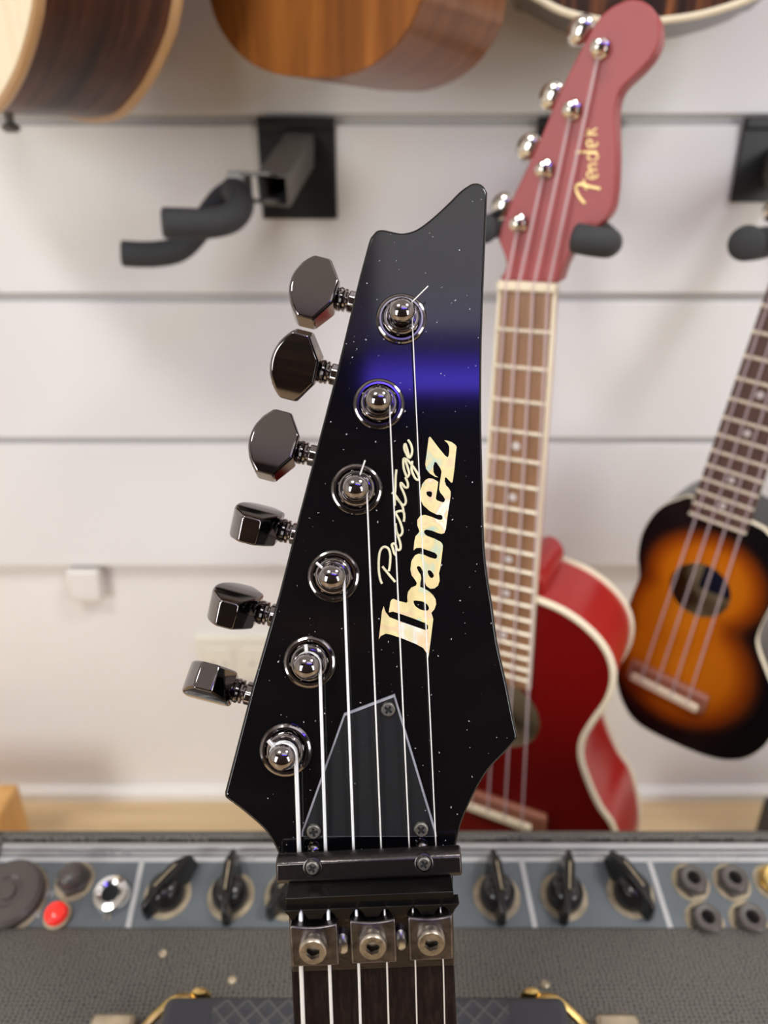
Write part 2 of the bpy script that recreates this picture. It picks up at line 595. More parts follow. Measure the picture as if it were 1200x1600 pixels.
M = dict(
    wall=mat('white_panel', (0.80, 0.785, 0.775), 0.45, vary=0.02, vscale=4),
    groove=mat('shaded_groove', (0.52, 0.50, 0.48), 0.6),  # slot backs greyed in colour for the shade inside the grooves
    plaster=mat('white_plaster', (0.84, 0.81, 0.77), 0.6, vary=0.03, vscale=5),
    ceiling=mat('ceiling_paint', (0.55, 0.54, 0.52), 0.8),
    darkwall=wood('dark_shelving_wall', [(0.006, 0.005, 0.005), (0.018, 0.010, 0.007), (0.12, 0.055, 0.026)], (2.5, 1, 9), 0.7, 0.0),
    sidewall=mat('side_wall_paint', (0.60, 0.57, 0.53), 0.7),
    floor=wood('floor_wood', [(0.50, 0.35, 0.19), (0.64, 0.47, 0.27), (0.70, 0.53, 0.33)], (3, 40, 40), 0.4, 0.2),
    black=lacquer('black_gloss_lacquer', (0.0025, 0.0022, 0.003), 0.08, 0.85, 0.065),
    cover=lacquer('black_brushed_plastic', (0.008, 0.008, 0.009), 0.35, 0.3, 0.05),
    edge=mat('cover_bevel_sheen', (0.36, 0.36, 0.42), 0.25),  # pale tone stands in for the sheen on the black bevel
    chrome=mat('black_chrome', (0.30, 0.275, 0.275), 0.09, 1.0),
    chrome2=mat('worn_black_chrome', (0.085, 0.075, 0.073), 0.30, 1.0, bump=0.15, bscale=900),
    nutmet=mat('dark_worn_nut_metal', (0.145, 0.128, 0.128), 0.30, 1.0, vary=0.45, vscale=350),
    bolt=mat('aged_steel_bolt', (0.42, 0.37, 0.31), 0.35, 1.0, vary=0.4, vscale=500),
    steel=mat('steel_screw', (0.55, 0.54, 0.50), 0.3, 1.0),
    wound=mat('wound_string', (0.86, 0.86, 0.87), 0.4, 0.45),
    plain=mat('plain_string', (0.80, 0.78, 0.76), 0.35, 0.5),
    rosew=wood('dark_rosewood_board', [(0.004, 0.002, 0.0015), (0.009, 0.0045, 0.0035), (0.022, 0.011, 0.009)], (900, 60, 900), 0.6, 0.0, spec=0.12),
    neckback=mat('neck_finish', (0.05, 0.03, 0.02), 0.4),
    pearl=pearl('pearl_inlay'),
    script=mat('cream_inlay', (0.80, 0.75, 0.52), 0.4),
    red=mat('red_satin_shaded', (0.17, 0.002, 0.002), 0.30, spec=0.3),  # same red finish throughout; the top darkened in colour for its shade
    redsheen=mat('red_satin_sheen', (0.36, 0.045, 0.045), 0.42, spec=0.6),  # same red, paled in colour for the sheen on the head
    redlit=mat('red_satin_lit', (0.40, 0.012, 0.010), 0.30),  # same red, brightened in colour for light on sides and neck
    cream=mat('cream_binding', (0.90, 0.79, 0.58), 0.4),
    ukeboard=wood('brown_walnut_board', [(0.24, 0.115, 0.052), (0.31, 0.155, 0.075), (0.38, 0.20, 0.10)], (300, 25, 300), 0.4, 0.0),
    darkboard=wood('dark_brown_board', [(0.085, 0.042, 0.032), (0.12, 0.062, 0.047), (0.16, 0.085, 0.065)], (300, 25, 300), 0.4, 0.0),
    fret=mat('fret_wire', (0.86, 0.77, 0.60), 0.35, 0.35),
    blackplate=mat('black_plated_metal', (0.045, 0.042, 0.04), 0.32, 1.0),
    button=mat('black_chrome_button', (0.21, 0.19, 0.19), 0.08, 1.0),
    dot=mat('pearl_dot', (0.75, 0.68, 0.66), 0.3),
    nylon=glassy('nylon_string', (0.80, 0.66, 0.68), 0.42),
    nickel=mat('nickel', (0.80, 0.76, 0.70), 0.12, 1.0),
    gold=mat('gold_logo', (0.85, 0.66, 0.28), 0.35, 0.5),
    tan=wood('pale_inside_wood', [(0.62, 0.45, 0.24), (0.72, 0.54, 0.31), (0.80, 0.62, 0.38)], (60, 4, 60), 0.5, 0.0),
    redbridge=mat('reddish_bridge_wood', (0.33, 0.12, 0.07), 0.45),
    blacktop=mat('black_uke_side', (0.006, 0.005, 0.006), 0.25),
    label=mat('navy_paper_label', (0.01, 0.014, 0.06), 0.5),
    spruce=wood('pale_spruce', [(0.88, 0.74, 0.47), (0.93, 0.81, 0.56), (0.95, 0.86, 0.64)], (120, 5, 120), 0.4, 0.2),
    maple=wood('tan_maple_binding', [(0.46, 0.27, 0.12), (0.56, 0.34, 0.16)], (20, 20, 60), 0.4, 0.2),
    rosewood=wood('dark_rosewood_side', [(0.014, 0.006, 0.004), (0.06, 0.022, 0.013), (0.155, 0.06, 0.032)], (4, 4, 70), 0.40, 0.0, spec=0.35),
    mahogany=wood('warm_mahogany_top', [(0.13, 0.04, 0.008), (0.23, 0.075, 0.012), (0.36, 0.125, 0.02)], (55, 4, 55), 0.45, 0.0, spec=0.3),
    mahside=wood('mahogany_side', [(0.14, 0.05, 0.02), (0.24, 0.09, 0.03), (0.31, 0.13, 0.05)], (5, 5, 70), 0.35, 0.1),
    ebony=wood('striped_ebony_top', [(0.008, 0.006, 0.006), (0.03, 0.012, 0.008), (0.26, 0.09, 0.03)], (85, 5, 85), 0.4, 0.0, spec=0.3),
    ebside=wood('brown_side', [(0.055, 0.036, 0.026), (0.10, 0.07, 0.05)], (5, 5, 50), 0.35, 0.3),
    blackmetal=mat('black_powder_coat', (0.008, 0.008, 0.009), 0.4),
    steelarm=mat('dark_steel_tube', (0.17, 0.16, 0.15), 0.4, 0.4),
    foam=mat('black_foam', (0.035, 0.036, 0.038), 0.75, bump=0.1),
    tolex=tolex('black_tolex'),
    panel=mat('blue_grey_panel', (0.115, 0.132, 0.143), 0.4, vary=0.12, vscale=40),
    white=mat('white_panel_line', (0.47, 0.47, 0.46), 0.5),
    alu=mat('aluminium_trim', (0.42, 0.41, 0.405), 0.4, 0.6),
    greyink=mat('grey_lettering', (0.25, 0.25, 0.26), 0.5),
    bake=mat('black_bakelite', (0.012, 0.010, 0.009), 0.22, vary=0.5, vscale=200),
    jack=mat('black_jack_nut', (0.08, 0.066, 0.058), 0.35),
    hole=mat('jack_hole', (0.002, 0.002, 0.002), 0.8),
    wear=mat('tan_worn_ring', (0.36, 0.29, 0.19), 0.6, vary=0.3, vscale=150),
    chromed=mat('bright_chrome', (0.86, 0.85, 0.84), 0.12, 1.0),
    jewel=mat('red_lamp_cap', (0.85, 0.03, 0.02), 0.25, emit=0.25),
    brass=mat('worn_brass', (0.68, 0.48, 0.18), 0.28, 1.0, vary=0.35, vscale=120),
    brassplate=mat('aged_bracket', (0.50, 0.42, 0.30), 0.4, 0.8, vary=0.3, vscale=120),
    rubber=rubber_diamond('black_rubber_diamond'),
    rubberplain=mat('black_rubber', (0.032, 0.033, 0.04), 0.5),
    orangewood=wood('orange_pine', [(0.50, 0.24, 0.06), (0.62, 0.33, 0.10), (0.70, 0.40, 0.14)], (30, 30, 5), 0.45, 0.1),
    plasticwhite=mat('white_plastic', (0.80, 0.76, 0.72), 0.4),
    plasticcream=mat('cream_plastic', (0.82, 0.78, 0.66), 0.4),
)

# ================================================================ THE ROOM
WY = 0.72                      # face of the slat boards
LOW = WY + 0.015               # plaster under them
PLAT = CAM_H - 0.733           # top of the display platform
YB, YF, XS, ZC = -2.0, LOW, 2.4, CAM_H + 1.95

bnd = []                       # board edges from the traced grooves, carried on at the same pitch
edges = [(0.0542, 0.0454), (-0.0949, -0.1031), (-0.2376, -0.2452)]
tops = [0.0542 + 0.1487 * k for k in range(0, 14)]
g = G()
gv = G()
top = ZC
zs = [CAM_H + 0.0542 + 0.1487 * k for k in range(12, 0, -1)]
grooves = [(z, z - 0.0085) for z in zs] + [(CAM_H + a, CAM_H + b) for a, b in edges]
cur = ZC
for hi, lo in grooves + [(CAM_H - 0.3854, None)]:
    g.prism([(WY + 0.0, hi + 0.0008), (WY + 0.0008, hi), (WY + 0.0175, hi), (WY + 0.0175, cur), (WY + 0.0008, cur), (WY, cur - 0.0008)],
            -XS, XS, m=Matrix(((0, 0, 1, 0), (1, 0, 0, 0), (0, 1, 0, 0), (0, 0, 0, 1))))
    cur = lo
struct('wall_back', g, M['wall'])
g = G().box((0, WY + 0.0085, (ZC + CAM_H - 0.38) / 2), (2 * XS, 0.005, ZC - CAM_H + 0.38))
struct('trim_1', g, M['groove'])
g = G().box((0, LOW + 0.03, ZC / 2), (2 * XS + 0.1, 0.06, ZC))
struct('wall_back_lower', g, M['plaster'])
g = G().prism([(LOW, PLAT), (LOW - 0.012, PLAT), (LOW - 0.012, PLAT + 0.012), (LOW - 0.008, PLAT + 0.016), (LOW, PLAT + 0.016)],
              -XS, XS, m=Matrix(((0, 0, 1, 0), (1, 0, 0, 0), (0, 1, 0, 0), (0, 0, 0, 1))))
struct('baseboard_back', g, M['plaster'])
struct('floor', G().box((0, (YB + YF) / 2, -0.02), (2 * XS, YF - YB, 0.04)), M['floor'])
struct('floor_platform', G().box((0, (0.10 + LOW) / 2, PLAT / 2), (2 * XS, LOW - 0.10, PLAT)), M['floor'])
struct('ceiling', G().box((0, (YB + YF) / 2, ZC + 0.02), (2 * XS, YF - YB, 0.04)), M['ceiling'])
struct('wall_left', G().box((-XS - 0.03, (YB + YF) / 2, ZC / 2), (0.06, YF - YB, ZC)), M['sidewall'])
struct('wall_right', G().box((XS + 0.03, (YB + YF) / 2, ZC / 2), (0.06, YF - YB, ZC)), M['sidewall'])
struct('wall_front', G().box((0, YB - 0.03, ZC / 2), (2 * XS, 0.06, ZC)), M['darkwall'])

# ================================================================ THE BLACK ELECTRIC GUITAR
tl, rl = math.radians(3.0), math.radians(2.3)
hz = -FW * math.cos(tl) + UP * math.sin(tl)
hy0 = UP * math.cos(tl) + FW * math.sin(tl)
hx = RT * math.cos(rl) + hy0 * math.sin(rl)
hy = hz.cross(hx)
H = Fr(CAM + ray(600, 800) * 0.2, hx, hy, hz)
nx, ny = H.l2(581, 1507, 0.006)
bt = math.radians(11)
N = Fr(H.w((nx, ny, 0.006)), H.x, H.y * math.cos(bt) + H.z * math.sin(bt), -H.y * math.sin(bt) + H.z * math.cos(bt))

guitar = thing('electric_guitar', 'black electric guitar in front with pointed headstock, pearl inlay and six in-line tuners', 'electric guitar', H)


def hp(lst, h=0.0, f=H):
    return [f.l2(a, b, h) for a, b in lst]


# headstock outline, clockwise from the upper left corner
crv1 = spline([V(p) for p in [(584, 364), (589, 359.5), (598, 358), (613, 361), (628, 363.5), (642, 361), (655, 355), (675, 340),
                              (700, 317), (718, 299), (730, 290), (739, 285.5), (748, 285.5), (756, 290), (762, 300)]], 4)
crv2 = spline([V(p) for p in [(762, 300), (758, 400), (753.5, 528), (752.5, 640), (754, 725), (757, 838), (762, 895), (770, 945),
                              (778, 1004), (791, 1062), (803, 1122), (809, 1149)]], 3)
crv3 = spline([V(p) for p in [(808, 1155), (791, 1175), (765, 1202), (747, 1230), (734, 1256), (723, 1282), (716, 1306), (712, 1330),
                              (709, 1352), (708, 1384), (708.5, 1420)]], 3)
crv4 = spline([V(p) for p in [(451, 1428), (450, 1392), (445, 1362), (434, 1333), (420, 1307), (409, 1293.5), (393, 1279), (373, 1262.5),
                              (357, 1251)]], 3)
crv5 = [V(p) for p in [(350.5, 1246), (351, 1238), (394, 1072), (435, 930), (469, 796), (497, 690), (527, 575), (555, 459), (562, 430), (576, 378), (579, 370)]]
outl = crv1 + crv2[1:] + crv3 + crv4 + crv5
obj('headstock', G().prism(hp(outl), -0.0135, 0.0), M['black'], guitar, H, bevel=0.0007, seg=3)

# --- pearl word inlay
IB = [(668.8, 1030), (672.5, 1003.8), (676.9, 967.5), (676, 963.8), (674, 957.5), (678.8, 951.9), (681.5, 943.8), (680.6, 936.3), (676.3, 929.4),
      (670, 923.8), (662.5, 919.4), (656.5, 916.9), (656.7, 911), (658.1, 903.8), (657.3, 898.1), (653.8, 893.1), (651.3, 887.5), (652, 885),
      (653.8, 884.4), (656.9, 885.6), (660.2, 891), (662, 897), (663.1, 903.8), (663.8, 910), (666.3, 915.6), (672.5, 920), (678.8, 919.4),
      (684.4, 915), (686.9, 907.5), (686.3, 898.8), (685.6, 896.3), (688, 887.5), (691.3, 861), (692, 852.6), (690.6, 848.9), (687.8, 846.2),
      (678.7, 841.6), (667.7, 837.5), (664.2, 835), (662.4, 831.5), (663.5, 828.4), (666.8, 827.4), (675, 829.2), (684.2, 832.9), (689.7, 834.3),
      (694.3, 832.9), (696.5, 826.9), (699.8, 802.2), (703.9, 775.6), (704, 768), (701.5, 763), (697, 758.5), (694.8, 753.3), (695.1, 746.5),
      (697, 745.8), (705.3, 754.4), (707.1, 753.3), (709.8, 733.8), (712.4, 707.5), (713.5, 698.5), (712, 695.5), (706, 691), (698.5, 688.4),
      (694, 688), (699.3, 692.5), (701.9, 697.8), (701.9, 705.3), (700.8, 712.8), (699.3, 714.6), (695.5, 712), (685, 699.3), (672.3, 682.4),
      (670, 683.5), (666.3, 711.3), (664.4, 725.5), (665.9, 733), (671.5, 739.8), (679.8, 745), (685, 745.8), (679.8, 742.8), (677.1, 736.8),
      (677.1, 728.5), (679, 721.8), (682, 722.5), (688, 731.5), (689.9, 736.8), (688.8, 745), (686.9, 756.3), (686.1, 764.5), (688, 769.8),
      (692.5, 775), (695.5, 780.3), (694, 784.4), (691, 784.8), (682.8, 781.8), (680.9, 778.8), (682, 771.3), (683.9, 760), (684.6, 753.3),
      (682, 751), (676, 748), (670, 747.3), (664.8, 749.9), (659.5, 757), (657.3, 766.8), (656.8, 775), (657.6, 782), (661.3, 789.3),
      (671.3, 798.5), (682.3, 804), (689.7, 804.8), (691.5, 807.2), (691.3, 810.8), (689.2, 812.3), (684.2, 811.8), (673.2, 807.2), (664, 804.5),
      (656.7, 805.8), (652.1, 812.3), (652.1, 820.5), (655.3, 829.7), (653.9, 832.9), (649.3, 837.9), (647.5, 845.3), (646.1, 859.9),
      (650.3, 856.3), (656.7, 855.8), (671.3, 860.8), (680.4, 864.2), (683, 867.5), (682.6, 871.8), (679.6, 873.2), (671.3, 870.9), (660.3, 865.9),
      (653.9, 865), (648.4, 867.7), (644.3, 873.7), (642.5, 878), (641.3, 890), (643.1, 898.8), (648.8, 906.3), (651.3, 911.3), (650, 915),
      (642.5, 918.1), (637.5, 925), (636.3, 932.5), (636.9, 940), (635, 941.9), (622.5, 938.8), (615, 935.6), (612, 936.8), (610, 940),
      (607.5, 956.9), (613.8, 955.6), (622.5, 958.1), (642.5, 965), (664.5, 973.5), (668.6, 977), (669, 982), (666.3, 985), (655, 981.3), (630, 972.5),
      (608.8, 964.4), (602.5, 956.3), (599.4, 946.9), (596.9, 955), (591.9, 998.8), (595, 993.8), (602.5, 990), (610, 991.3), (630, 998.1),
      (650, 1006.3), (661.3, 1012.5), (666.3, 1020)]
HB = [(646, 939.5), (650, 938.2), (660, 939.8), (667, 943.8), (670.3, 950), (667.5, 954), (658, 952.8), (649, 947)]
HA = [(668.5, 891.6), (673.2, 891.8), (677.4, 897.6), (677, 902), (673, 902.8), (669.5, 898)]
HE = [(666.8, 768.3), (674, 768.2), (675, 773), (672.8, 777), (667.3, 773.8)]
obj('word_inlay', G().prism(hp(IB), -0.0003, 0.00008, holes=[hp(spline([V(p) for p in h], 3, True)) for h in (HB, HA, HE)]),
    M['pearl'], guitar, H, label='pearl inlaid name lettering running up the headstock')
# --- script inlay above it
c4 = lambda l: [(580 + a / 10.67, 780 + b / 10.67) for a, b in l]
c5 = lambda l: [(600 + a / 12.31, 670 + b / 12.31) for a, b in l]
SCR = [c4([(180, 1410), (150, 1330), (128, 1200), (125, 1050), (140, 900), (180, 815), (235, 795), (290, 830), (318, 930), (315, 1050), (305, 1150), (292, 1200)]),
       c4([(185, 1120), (290, 1250), (400, 1380)]),
       c4([(415, 940), (385, 900), (358, 810), (345, 760), (380, 738), (410, 770), (425, 830), (460, 850), (490, 815), (480, 720), (450, 620), (410, 500), (405, 400)]),
       c4([(405, 440), (420, 530), (450, 600), (490, 605), (520, 550), (512, 470), (470, 350), (412, 235), (460, 200), (535, 205), (552, 290), (545, 375)]),
       c4([(540, 225), (525, 130), (480, 50), (420, -20)]),
       c5([(238, 785), (222, 950), (218, 1150), (205, 1300), (205, 1480)]),
       c5([(150, 1225), (215, 1275), (300, 1400), (370, 1470), (415, 1430), (415, 1340), (375, 1220), (325, 1110), (325, 1040), (365, 1075), (405, 1125), (455, 1125), (455, 1040), (410, 930)]),
       c5([(440, 940), (485, 870), (460, 760), (420, 640), (385, 570), (370, 640), (380, 760), (410, 860), (440, 930)]),
       c5([(390, 570), (450, 600), (520, 680), (610, 800), (675, 930), (655, 985), (600, 950), (550, 850), (530, 760), (545, 620)]),
       c5([(470, 560), (405, 430), (388, 350), (408, 290), (440, 380), (470, 490), (490, 560), (530, 500), (542, 400), (512, 290), (460, 210)])]
g = G()
for st in SCR:
    pts = spline([V(p) for p in st], 4)
    pts = [H.loc(p.x, p.y, 0.00003) for p in pts]
    g.tube(pts, 0.00034, 6)
obj('script_inlay', g, M['script'], guitar, H, label='cream handwriting-style script beside the pearl lettering')

# --- truss rod cover
cov = [(537, 1116), (617, 1085.5), (681, 1298), (683, 1309), (471, 1309), (471, 1300)]
ci = hp(cov, 0.0016)
cx = sum(p[0] for p in ci) / 6
cy = sum(p[1] for p in ci) / 6


def inset(pl, d):
    n = len(pl)
    ar = sum(pl[i][0] * pl[(i + 1) % n][1] - pl[(i + 1) % n][0] * pl[i][1] for i in range(n))
    s = 1 if ar > 0 else -1
    out = []
    for i in range(n):
        a, b, c = V(pl[i - 1]), V(pl[i]), V(pl[(i + 1) % n])
        d1, d2 = (b - a).normalized(), (c - b).normalized()
        n1, n2 = V((-d1.y, d1.x)) * s, V((-d2.y, d2.x)) * s
        bi = (n1 + n2).normalized()
        q = b + bi * (d / max(0.3, bi.dot(n1)))
        out.append((q.x, q.y))
    return out


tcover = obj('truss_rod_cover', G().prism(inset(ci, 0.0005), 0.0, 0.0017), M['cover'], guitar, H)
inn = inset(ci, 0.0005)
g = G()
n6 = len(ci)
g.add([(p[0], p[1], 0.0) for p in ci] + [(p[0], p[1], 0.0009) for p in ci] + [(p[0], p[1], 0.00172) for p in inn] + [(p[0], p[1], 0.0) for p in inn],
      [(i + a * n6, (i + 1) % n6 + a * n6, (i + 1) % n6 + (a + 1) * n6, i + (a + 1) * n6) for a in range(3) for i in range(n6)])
obj('bevel_edge', g, M['edge'], tcover, H, sharp=20, label='bevelled rim of the black cover, sheen put in as pale colour')


def cross_hole(r, wd):
    a, b = r, wd
    return [(a, b), (b, b), (b, a), (-b, a), (-b, b), (-a, b), (-a, -b), (-b, -b), (-b, -a), (b, -a), (b, -b), (a, -b)]


def rot2(pts, a, c=(0, 0)):
    return [(c[0] + p[0] * math.cos(a) - p[1] * math.sin(a), c[1] + p[0] * math.sin(a) + p[1] * math.cos(a)) for p in pts]


def phillips(name, parent, fr, c, r, h0, h1, mt, ang):
    g = G()
    m = T(c[0], c[1], 0)
    hole = rot2(cross_hole(r * 0.56, r * 0.17), ang)
    k = 28
    ring0 = circle(0, 0, r * 0.98, k)
    g.lathe([(r * 0.9, h0), (r, h0 + (h1 - h0) * 0.35), (r * 0.96, h0 + (h1 - h0) * 0.7), (r * 0.78, h1)], k, m, cap=False)
    g.prism(circle(0, 0, r * 0.78, k), h1 - 0.0008, h1, holes=[hole], m=m)
    g.prism(circle(0, 0, r * 0.7, k), h0 - 0.0004, h1 - 0.0009, m=m)
    sc_ = obj(name, g, mt, parent, fr, label='steel cross-head screw')
    obj('cross_shade', G().prism(hole, h1 - 0.0009, h1 - 0.0003, m=m), M['hole'], sc_, fr)  # black insert, puts the shade of the recess in as colour
    return sc_


for (px, py, an) in ((606.5, 1109, 0.9), (490, 1300, 0.15), (658, 1297, 0.8)):
    phillips('screw', tcover, H, H.l2(px, py, 0.0025), 0.00195, 0.0016, 0.0028, M['steel'], an)
# two small domes above the string bar, a gold bit beside the left one
for px, py in ((490, 1331), (660, 1327)):
    c = H.l2(px, py, 0.002)
    obj('bar_dome', G().lathe([(0.0019, 0), (0.0019, 0.0012), (0.0015, 0.002), (0.0007, 0.0024), (0.0001, 0.0025)], 24, T(c[0], c[1], 0)), M['chrome'], guitar, H)
c = H.l2(487, 1321, 0.0008)
obj('gold_bit', G().lathe([(0.0007, 0), (0.0006, 0.0007), (0.0002, 0.0011)], 8, T(c[0], c[1], 0)), M['brass'], guitar, H, label='tiny gold bit by the left cover screw')

# --- string retainer bar
ba, bb = H.loc(432.5, 1357, 0.006), H.loc(720.5, 1344, 0.006)
ang = math.atan2((bb - ba).y, (bb - ba).x)
mid = (ba + bb) / 2
L = (bb - ba).length
mb = T(mid.x, mid.y, 0) @ Matrix.Rotation(ang, 4, 'Z')
prof = [(-0.0031, 0.0034), (0.0026, 0.0034), (0.0033, 0.0042), (0.0033, 0.0058), (0.0019, 0.0078), (-0.0027, 0.0078), (-0.0033, 0.0071), (-0.0036, 0.0045)]
g = G().prism(prof, -L / 2, L / 2, m=mb @ Matrix(((0, 0, 1, 0), (1, 0, 0, 0), (0, 1, 0, 0), (0, 0, 0, 1))))
bar = obj('string_retainer_bar', g, M['chrome2'], guitar, H, bevel=0.0005)
for px, py in ((488, 1356.5), (662.5, 1350)):
    c = H.l2(px, py, 0.0085)
    obj('screw_cup', G().lathe([(0.0024, 0.0070), (0.0024, 0.0080), (0.0021, 0.0081), (0.0020, 0.0079)], 28, T(c[0], c[1], 0)), M['chrome2'], bar, H)
    phillips('screw', bar, H, c, 0.00178, 0.0076, 0.0090, M['steel'], 0.5)

# --- tuners
POST = [(627, 497), (592, 630.5), (557, 764), (521, 900), (483.5, 1035), (446, 1173)]
BTN = [(489, 457), (461, 570), (427, 696), (399, 818), (365, 945.5), (327, 1067.5)]
ROLL = [8, -24, 12, 76, 78, 112]
eA, eB = V(H.l2(562, 430)), V(H.l2(351, 1240))
ed = (eA - eB).normalized()
sh = V((-ed.y, ed.x, 0))       # out of the left edge
SHZ = -0.0165
for i in range(6):
    c = H.l2(*POST[i], 0.001)
    m = T(c[0], c[1], 0)
    g = G().lathe([(0.0070, 0), (0.0070, 0.0006), (0.0067, 0.0010), (0.0062, 0.0012), (0.0060, 0.0010), (0.0055, 0.0010)], 48, m, cap=False)
    g.lathe([(0.0046, 0.0024), (0.0036, 0.0026), (0.0034, 0.0022), (0.0, 0.0022)], 40, m, cap=False)
    tn = obj('tuning_machine', g, M['chrome'], guitar, H, sharp=25)
    g = G()
    hexo = circle(0, 0, 0.0053, 6, 0.3 + 0.2 * i)
    g.prism(hexo, 0.0008, 0.0020, m=m)
    g.lathe([(0.0050, 0.0018), (0.0048, 0.0026), (0.0043, 0.0029), (0.0038, 0.0029), (0.0038, 0.001)], 40, m, cap=False)
    obj('hex_nut', g, M['chrome'], tn, H, bevel=0.0003, sharp=25)
    prof = [(0.0030, 0.0015), (0.0030, 0.0036), (0.0026, 0.0046), (0.0025, 0.0058), (0.0030, 0.0066), (0.0034, 0.0070)]
    for k in range(1, 9):
        a = k / 9 * PI / 2
        prof.append((0.0035 * math.cos(a) + 0.00001, 0.0073 + 0.0026 * math.sin(a)))
    obj('post', G().lathe(prof, 36, m), M['chrome'], tn, H, sharp=50)
    # shaft and button
    b = H.loc(*BTN[i], SHZ)
    mx_ = axes(b, sh, (0, 0, 1))          # local z runs out along the shaft, x = out of the face
    rr = Matrix.Rotation(math.radians(ROLL[i]), 4, 'Z')
    a0 = -0.0075                           # inner end of the button
    # shaft axis meets the edge of the headstock
    p0 = V(b)
    tdist = (V((eB.x, eB.y, 0)) - V((b.x, b.y, 0))).dot(V((-sh.x, -sh.y, 0)))
    g = G().lathe([(0.0024, a0 + 0.001), (0.0034, a0 - 0.0004), (0.0036, a0 - 0.0010), (0.0034, a0 - 0.0016), (0.0028, a0 - 0.0018), (0.0034, a0 - 0.0021),
                   (0.0034, a0 - 0.0027), (0.0024, a0 - 0.0029), (0.0024, a0 - 0.0035)], 28, mx_, cap=False)
    obj('collar', g, M['chrome'], tn, H)
    g = G()
    g.prism(circle(0, 0, 0.0034, 8, 0.2), a0 - 0.014, a0 - 0.0034, m=mx_)
    g.box((0, 0, a0 - 0.021), (0.0075, 0.011, 0.016), mx_)
    obj('gear_housing', g, M['chrome'], tn, H, bevel=0.0004)
    # plate-like button: rows across its width, a softly domed face, a straight end at each side
    def amin(bb):
        t = abs(bb)
        return -0.0074 if t < 0.0034 else -0.0074 + (t - 0.0034) / 0.0064 * 0.0042
    def amax(bb):
        return 0.0066 - 0.0044 * (abs(bb) / 0.0099) ** 2.2
    rows = [-0.0099 + 0.0198 * k / 24 for k in range(25)]
    rows = sorted(rows + [-0.0034, 0.0034])
    vs, fs = [], []
    for bb in rows:
        t = 0.0038 + 0.0009 * (1 - (bb / 0.0099) ** 2)
        e_ = 0.0006
        lo, hi = amin(bb), amax(bb)
        vs += [(-(t - e_), bb, lo), ((t - e_), bb, lo), (t, bb, lo + e_), (t, bb, hi - e_), (t - e_, bb, hi), (-(t - e_), bb, hi), (-t, bb, hi - e_), (-t, bb, lo + e_)]
    nr = len(rows)
    for q in range(nr - 1):
        for j in range(8):
            j2 = (j + 1) % 8
            fs.append((q * 8 + j, (q + 1) * 8 + j, (q + 1) * 8 + j2, q * 8 + j2))
    fs.append(tuple(range(8)))
    fs.append(tuple((nr - 1) * 8 + j for j in range(7, -1, -1)))
    obj('button', G().add(vs, fs, mx_ @ rr), M['button'], tn, H, bevel=0.0006, sharp=22, seg=3)

# --- locking nut
g = G()
xl, xr = N.l2(452.5, 1460, 0.001)[0], N.l2(709, 1450, 0.001)[0]
yb, yt = N.l2(581, 1510, 0.0)[1], N.l2(581, 1396, 0.002)[1]
g.box(((xl + xr) / 2, (yb + yt) / 2, -0.0005), (xr - xl, yt - yb, 0.003))
yr = N.l2(581, 1421, 0.003)[1]
nutbase = obj('locking_nut', g, M['chrome2'], guitar, N, bevel=0.0004)
g = G()
g.prism([(yt + 0.0006, -0.004), (yt + 0.0006, 0.0033), (yt + 0.0005, 0.0034), (yr + 0.0002, 0.0034), (yr - 0.0018, 0.0010)], xl, xr, m=Matrix(((0, 0, 1, 0), (1, 0, 0, 0), (0, 1, 0, 0), (0, 0, 0, 1))))
for x0, x1 in ((454, 460), (481, 502), (525, 546), (570.5, 592), (613.5, 635), (657.5, 679), (702, 708)):
    a, b_ = N.l2(x0, 1424, 0.0042), N.l2(x1, 1424, 0.0042)
    yq = N.l2(581, 1431, 0.004)[1]
    g.prism([(a[0] - 0.0016, yt - 0.002), (a[0] - 0.0004, yr), (a[0], yq), (b_[0], yq), (b_[0] + 0.0004, yr), (b_[0] + 0.0016, yt - 0.002)], 0.0008, 0.0044)
obj('string_channel_ridge', g, M['blackplate'], nutbase, N, bevel=0.0003)
for (x0, x1, y0, y1, bx, by) in ((456.5, 527, 1441, 1508, 490, 1478), (549.5, 617.5, 1433.5, 1503.5, 582.5, 1471), (639.5, 706, 1428, 1498.5, 673, 1465)):
    a, b_ = N.l2(x0, y1, 0.005), N.l2(x1, y0, 0.005)
    xm = (a[0] + b_[0]) / 2
    ww, hh = (b_[0] - a[0]), (b_[1] - a[1])
    # a clamp pad with a softly dished leading edge
    pts = [(a[0], a[1]), (b_[0], a[1]), (b_[0], b_[1])] + [(b_[0] - ww * t, b_[1] - 0.0007 * math.sin(PI * t)) for t in (0.2, 0.35, 0.5, 0.65, 0.8)] + [(a[0], b_[1])]
    cl = obj('clamp_pad', G().prism(pts, 0.0006, 0.0058), M['nutmet'], nutbase, N, bevel=0.0005, seg=3)
    c = N.l2(bx, by, 0.0058)
    mm_ = T(c[0], c[1], 0)
    g = G()
    g.lathe([(0.00345, 0.0050), (0.00345, 0.0074), (0.0033, 0.0079), (0.0030, 0.0082)], 36, mm_, cap=False)
    g.prism(circle(0, 0, 0.0030, 36), 0.0070, 0.0082, holes=[circle(0, 0, 0.00180, 6, 0.3)], m=mm_)
    g.prism(circle(0, 0, 0.0026, 24), 0.0056, 0.0060, m=mm_)
    obj('clamp_bolt', g, M['bolt'], cl, N, sharp=30)
for px, py in ((536, 1474), (626.5, 1468)):
    c = N.l2(px, py, 0.002)
    obj('mounting_screw', G().lathe([(0.0017, 0.0005), (0.0017, 0.0022), (0.0012, 0.0030), (0.0004, 0.0033), (0.00005, 0.0033)], 24, T(c[0], c[1], 0) @ Matrix.Diagonal((1.05, 1.7, 1, 1))), M['steel'], nutbase, N)

